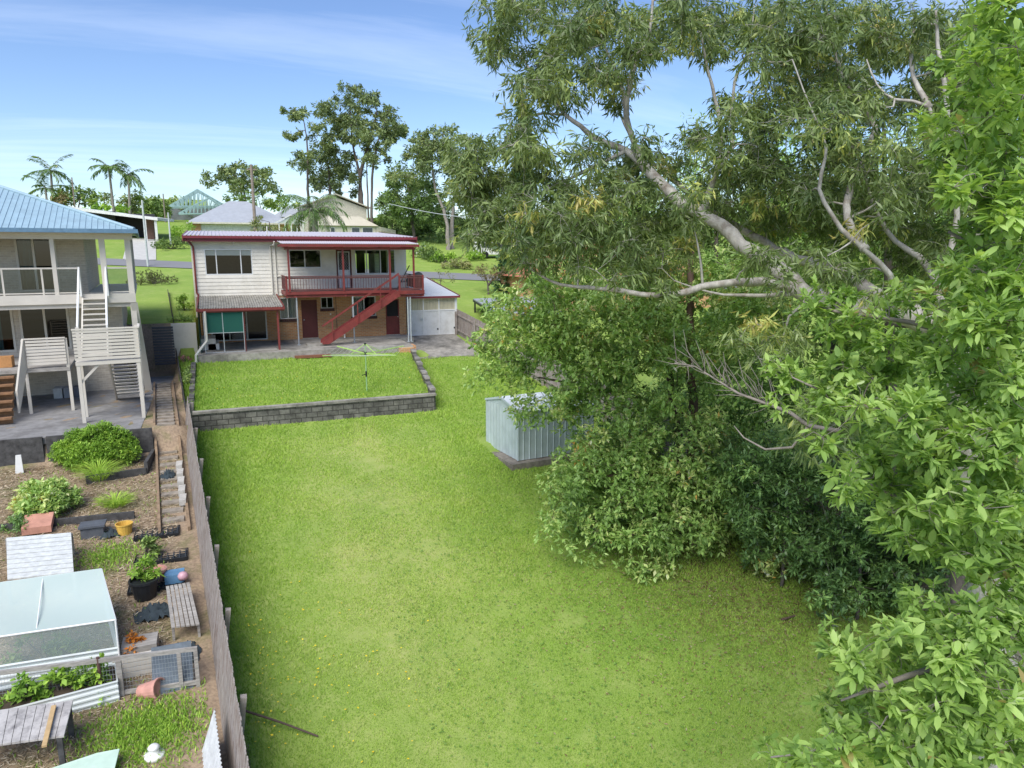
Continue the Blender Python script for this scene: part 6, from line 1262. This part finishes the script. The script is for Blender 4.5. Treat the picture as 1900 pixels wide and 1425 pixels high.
# fallen branch and stakes on the lawn
b = MB(); p, q = onL(452, 1318, .25), onL(590, 1366, .05); b.tube([p, p.lerp(q, .5)+Vector((0, 0, .02)), q], [.022, .02, .016], 7); tag(b.build('timber_rod', mat('old_rod', (.10, .07, .055), .8)), 'dark rod leaning from the fence onto the grass at lower left', 'rod')
b = MB(); b.tube([onL(1530, 1335, .06), onL(1555, 1352, .1), onL(1590, 1362, .06), onL(1612, 1360, .05)], [.014, .017, .02, .022], 6); tag(b.build('fallen_branch', mat('fallen_wood', (.24, .13, .07), .8)), 'thin reddish fallen branch on the grass at lower right', 'branch')
b = MB(); b.tube([onL(1450, 1150, .05), onL(1475, 1142, .08)], [.03, .02], 6); tag(b.build('fallen_branch', BARK['red']), 'short broken stick at the edge of the dark shrubs', 'branch')
# ------------------------------------------------------------ grass blades, flowers, litter
rr = np.random.default_rng(77)
def okpts(x, y):
    o = (x > xl(y)+.02) & (x < xr(y)-.1) & (y < -1.0)
    o &= ~((x > -.1) & (x < 10.1) & (y > -4.87)); o &= ~((x > 10.3) & (x < 14) & (y > -4.75))
    o &= ~((np.abs(y+12.3) < .18) & (x < 9.1))
    wx = 9.98-1.06*(-4.95-y)/7.3; o &= ~((np.abs(x-wx) < .16) & (y > -12.4) & (y < -4.8))
    u = (x-c0.x)*ex.x+(y-c0.y)*ex.y; v = (x-c0.x)*ey.x+(y-c0.y)*ey.y; o &= ~((u > -.37) & (u < LX+.22) & (v > -.27) & (v < LY+.32)); return o
N0 = 620000; x = rr.uniform(-1, 17.5, N0); y = rr.uniform(-32.5, -3, N0); dist = np.hypot(x-CAM.x, y-CAM.y)
keep = okpts(x, y) & (rr.random(N0) < np.clip((15/dist)**1.5, .12, 1)); x, y, dist = x[keep], y[keep], dist[keep]
z = H(x, y); n = len(x); h = np.stack([rr.normal(size=n), rr.normal(size=n), np.zeros(n)], 1); patch = np.sin(x*1.3+2*np.sin(y*.7))*np.cos(y*1.1+x*.5)
edge = np.exp(-np.abs(x-xl(y)-.3)/.5)
D_ = unit(h*.55+np.array([0, 0, 1.])); L = (.055+.03*rr.random(n))*(1+.3*patch+.9*edge-.35*wear(x, y))*np.clip(dist/16, .9, 1.5); W_ = .011*np.clip(dist/13, .9, 2.2)
LF['grass'] = leafmat('grass_blades', [(0, (.18, .32, .042)), (.4, (.31, .48, .072)), (.75, (.44, .57, .12)), (.92, (.56, .60, .22)), (1, (.60, .55, .32))], .3, .6, .2)
g = leafmesh('grass', np.stack([x, y, z-.005], 1), D_, np.cross(D_, rr.normal(size=(n, 3))), L, W_, .40+.13*patch-.20*edge+.34*wear(x, y)+.07*np.sin(3.1*x+1.7*y)*np.sin(2.3*y-1.9*x)+rr.normal(0, .14, n), LF['grass'], None); g['kind'] = 'stuff'
def scatter(name, n, m, size, region, lift, seed, flat=True, tint=.5):
    r = np.random.default_rng(seed); P = region(r, n); P = P[okpts(P[:, 0], P[:, 1])]; k = len(P); a = r.random(k)*6.28; D_ = np.stack([np.cos(a), np.sin(a), r.normal(0, .15, k)], 1); Z_ = H(P[:, 0], P[:, 1])+lift
    o = leafmesh(name, np.stack([P[:, 0], P[:, 1], Z_], 1), D_, np.array([0, 0, 1.])+r.normal(0, .3, (k, 3)), size*(.6+.8*r.random(k)), size*(.6+.5*r.random(k))*(1 if flat else .35), r.random(k), m, None); o['kind'] = 'stuff'
LF['dandelion'] = leafmat('yellow_petals', [(0, (.72, .52, .02)), (1, (.85, .66, .04))], .1)
def reg_fl(r, n):
    a = np.stack([r.uniform(0, 9.6, n), r.uniform(-12, -5, n)], 1); b_ = np.stack([np.abs(r.normal(0, 1.6, n//3))+1.0, r.normal(-27, 2.2, n//3)], 1); return np.concatenate([a[: n//2], b_])
scatter('dandelion_flowers', 520, LF['dandelion'], .045, reg_fl, .075, 5)
LF['litter'] = leafmat('dry_leaves', [(0, (.13, .07, .035)), (.6, (.26, .16, .08)), (1, (.42, .34, .24))], .1)
def reg_li(r, n): return np.stack([r.normal(12.3, 2.4, n), r.normal(-26.3, 2.6, n)], 1)
scatter('leaf_litter', 7500, LF['litter'], .07, reg_li, .05, 6, False)
def reg_cl(r, n): return np.stack([r.uniform(4, 15, n), r.uniform(-31, -18, n)], 1)
LF['clover'] = leafmat('clover_leaves', [(0, (.13, .25, .04)), (1, (.22, .36, .08))], .2)
scatter('clover', 4500, LF['clover'], .05, reg_cl, .05, 7)
# weeds in the neighbour's mulch
r = np.random.default_rng(9); Pn = np.concatenate([np.stack([r.normal(-.75, .5, 5200), r.normal(-27.3, .45, 5200)], 1), np.stack([r.normal(-2.0, .35, 1500), r.normal(-20.9, .35, 1500)], 1), np.stack([r.uniform(-5, -.6, 1200), r.uniform(-29, -15, 1200)], 1)]); Pn = Pn[Pn[:, 0] < xl(Pn[:, 1])-.35]; k = len(Pn); D_ = unit(np.stack([r.normal(0, .6, k), r.normal(0, .6, k), np.ones(k)], 1))
o = leafmesh('weeds', np.stack([Pn[:, 0], Pn[:, 1], H(Pn[:, 0], Pn[:, 1])], 1), D_, r.normal(size=(k, 3)), .07+.08*r.random(k), np.full(k, .022), .4+r.normal(0, .2, k), LF['bright'], None); o['kind'] = 'stuff'
Ps = np.stack([r.uniform(-6, -.5, 42000), r.uniform(-30, -14.6, 42000)], 1); Ps = Ps[Ps[:, 0] < xl(Ps[:, 1])-.3]; k = len(Ps); a = r.random(k)*6.28
LF['straw'] = leafmat('straw', [(0, (.22, .16, .10)), (.5, (.45, .35, .23)), (1, (.62, .54, .40))], .1)
o = leafmesh('straw_mulch', np.stack([Ps[:, 0], Ps[:, 1], H(Ps[:, 0], Ps[:, 1])+.012], 1), np.stack([np.cos(a), np.sin(a), r.normal(.1, .2, k)], 1), np.array([0, 0, 1.])+r.normal(0, .5, (k, 3)), .08+.12*r.random(k), np.full(k, .016), r.random(k), LF['straw'], None); o['kind'] = 'stuff'
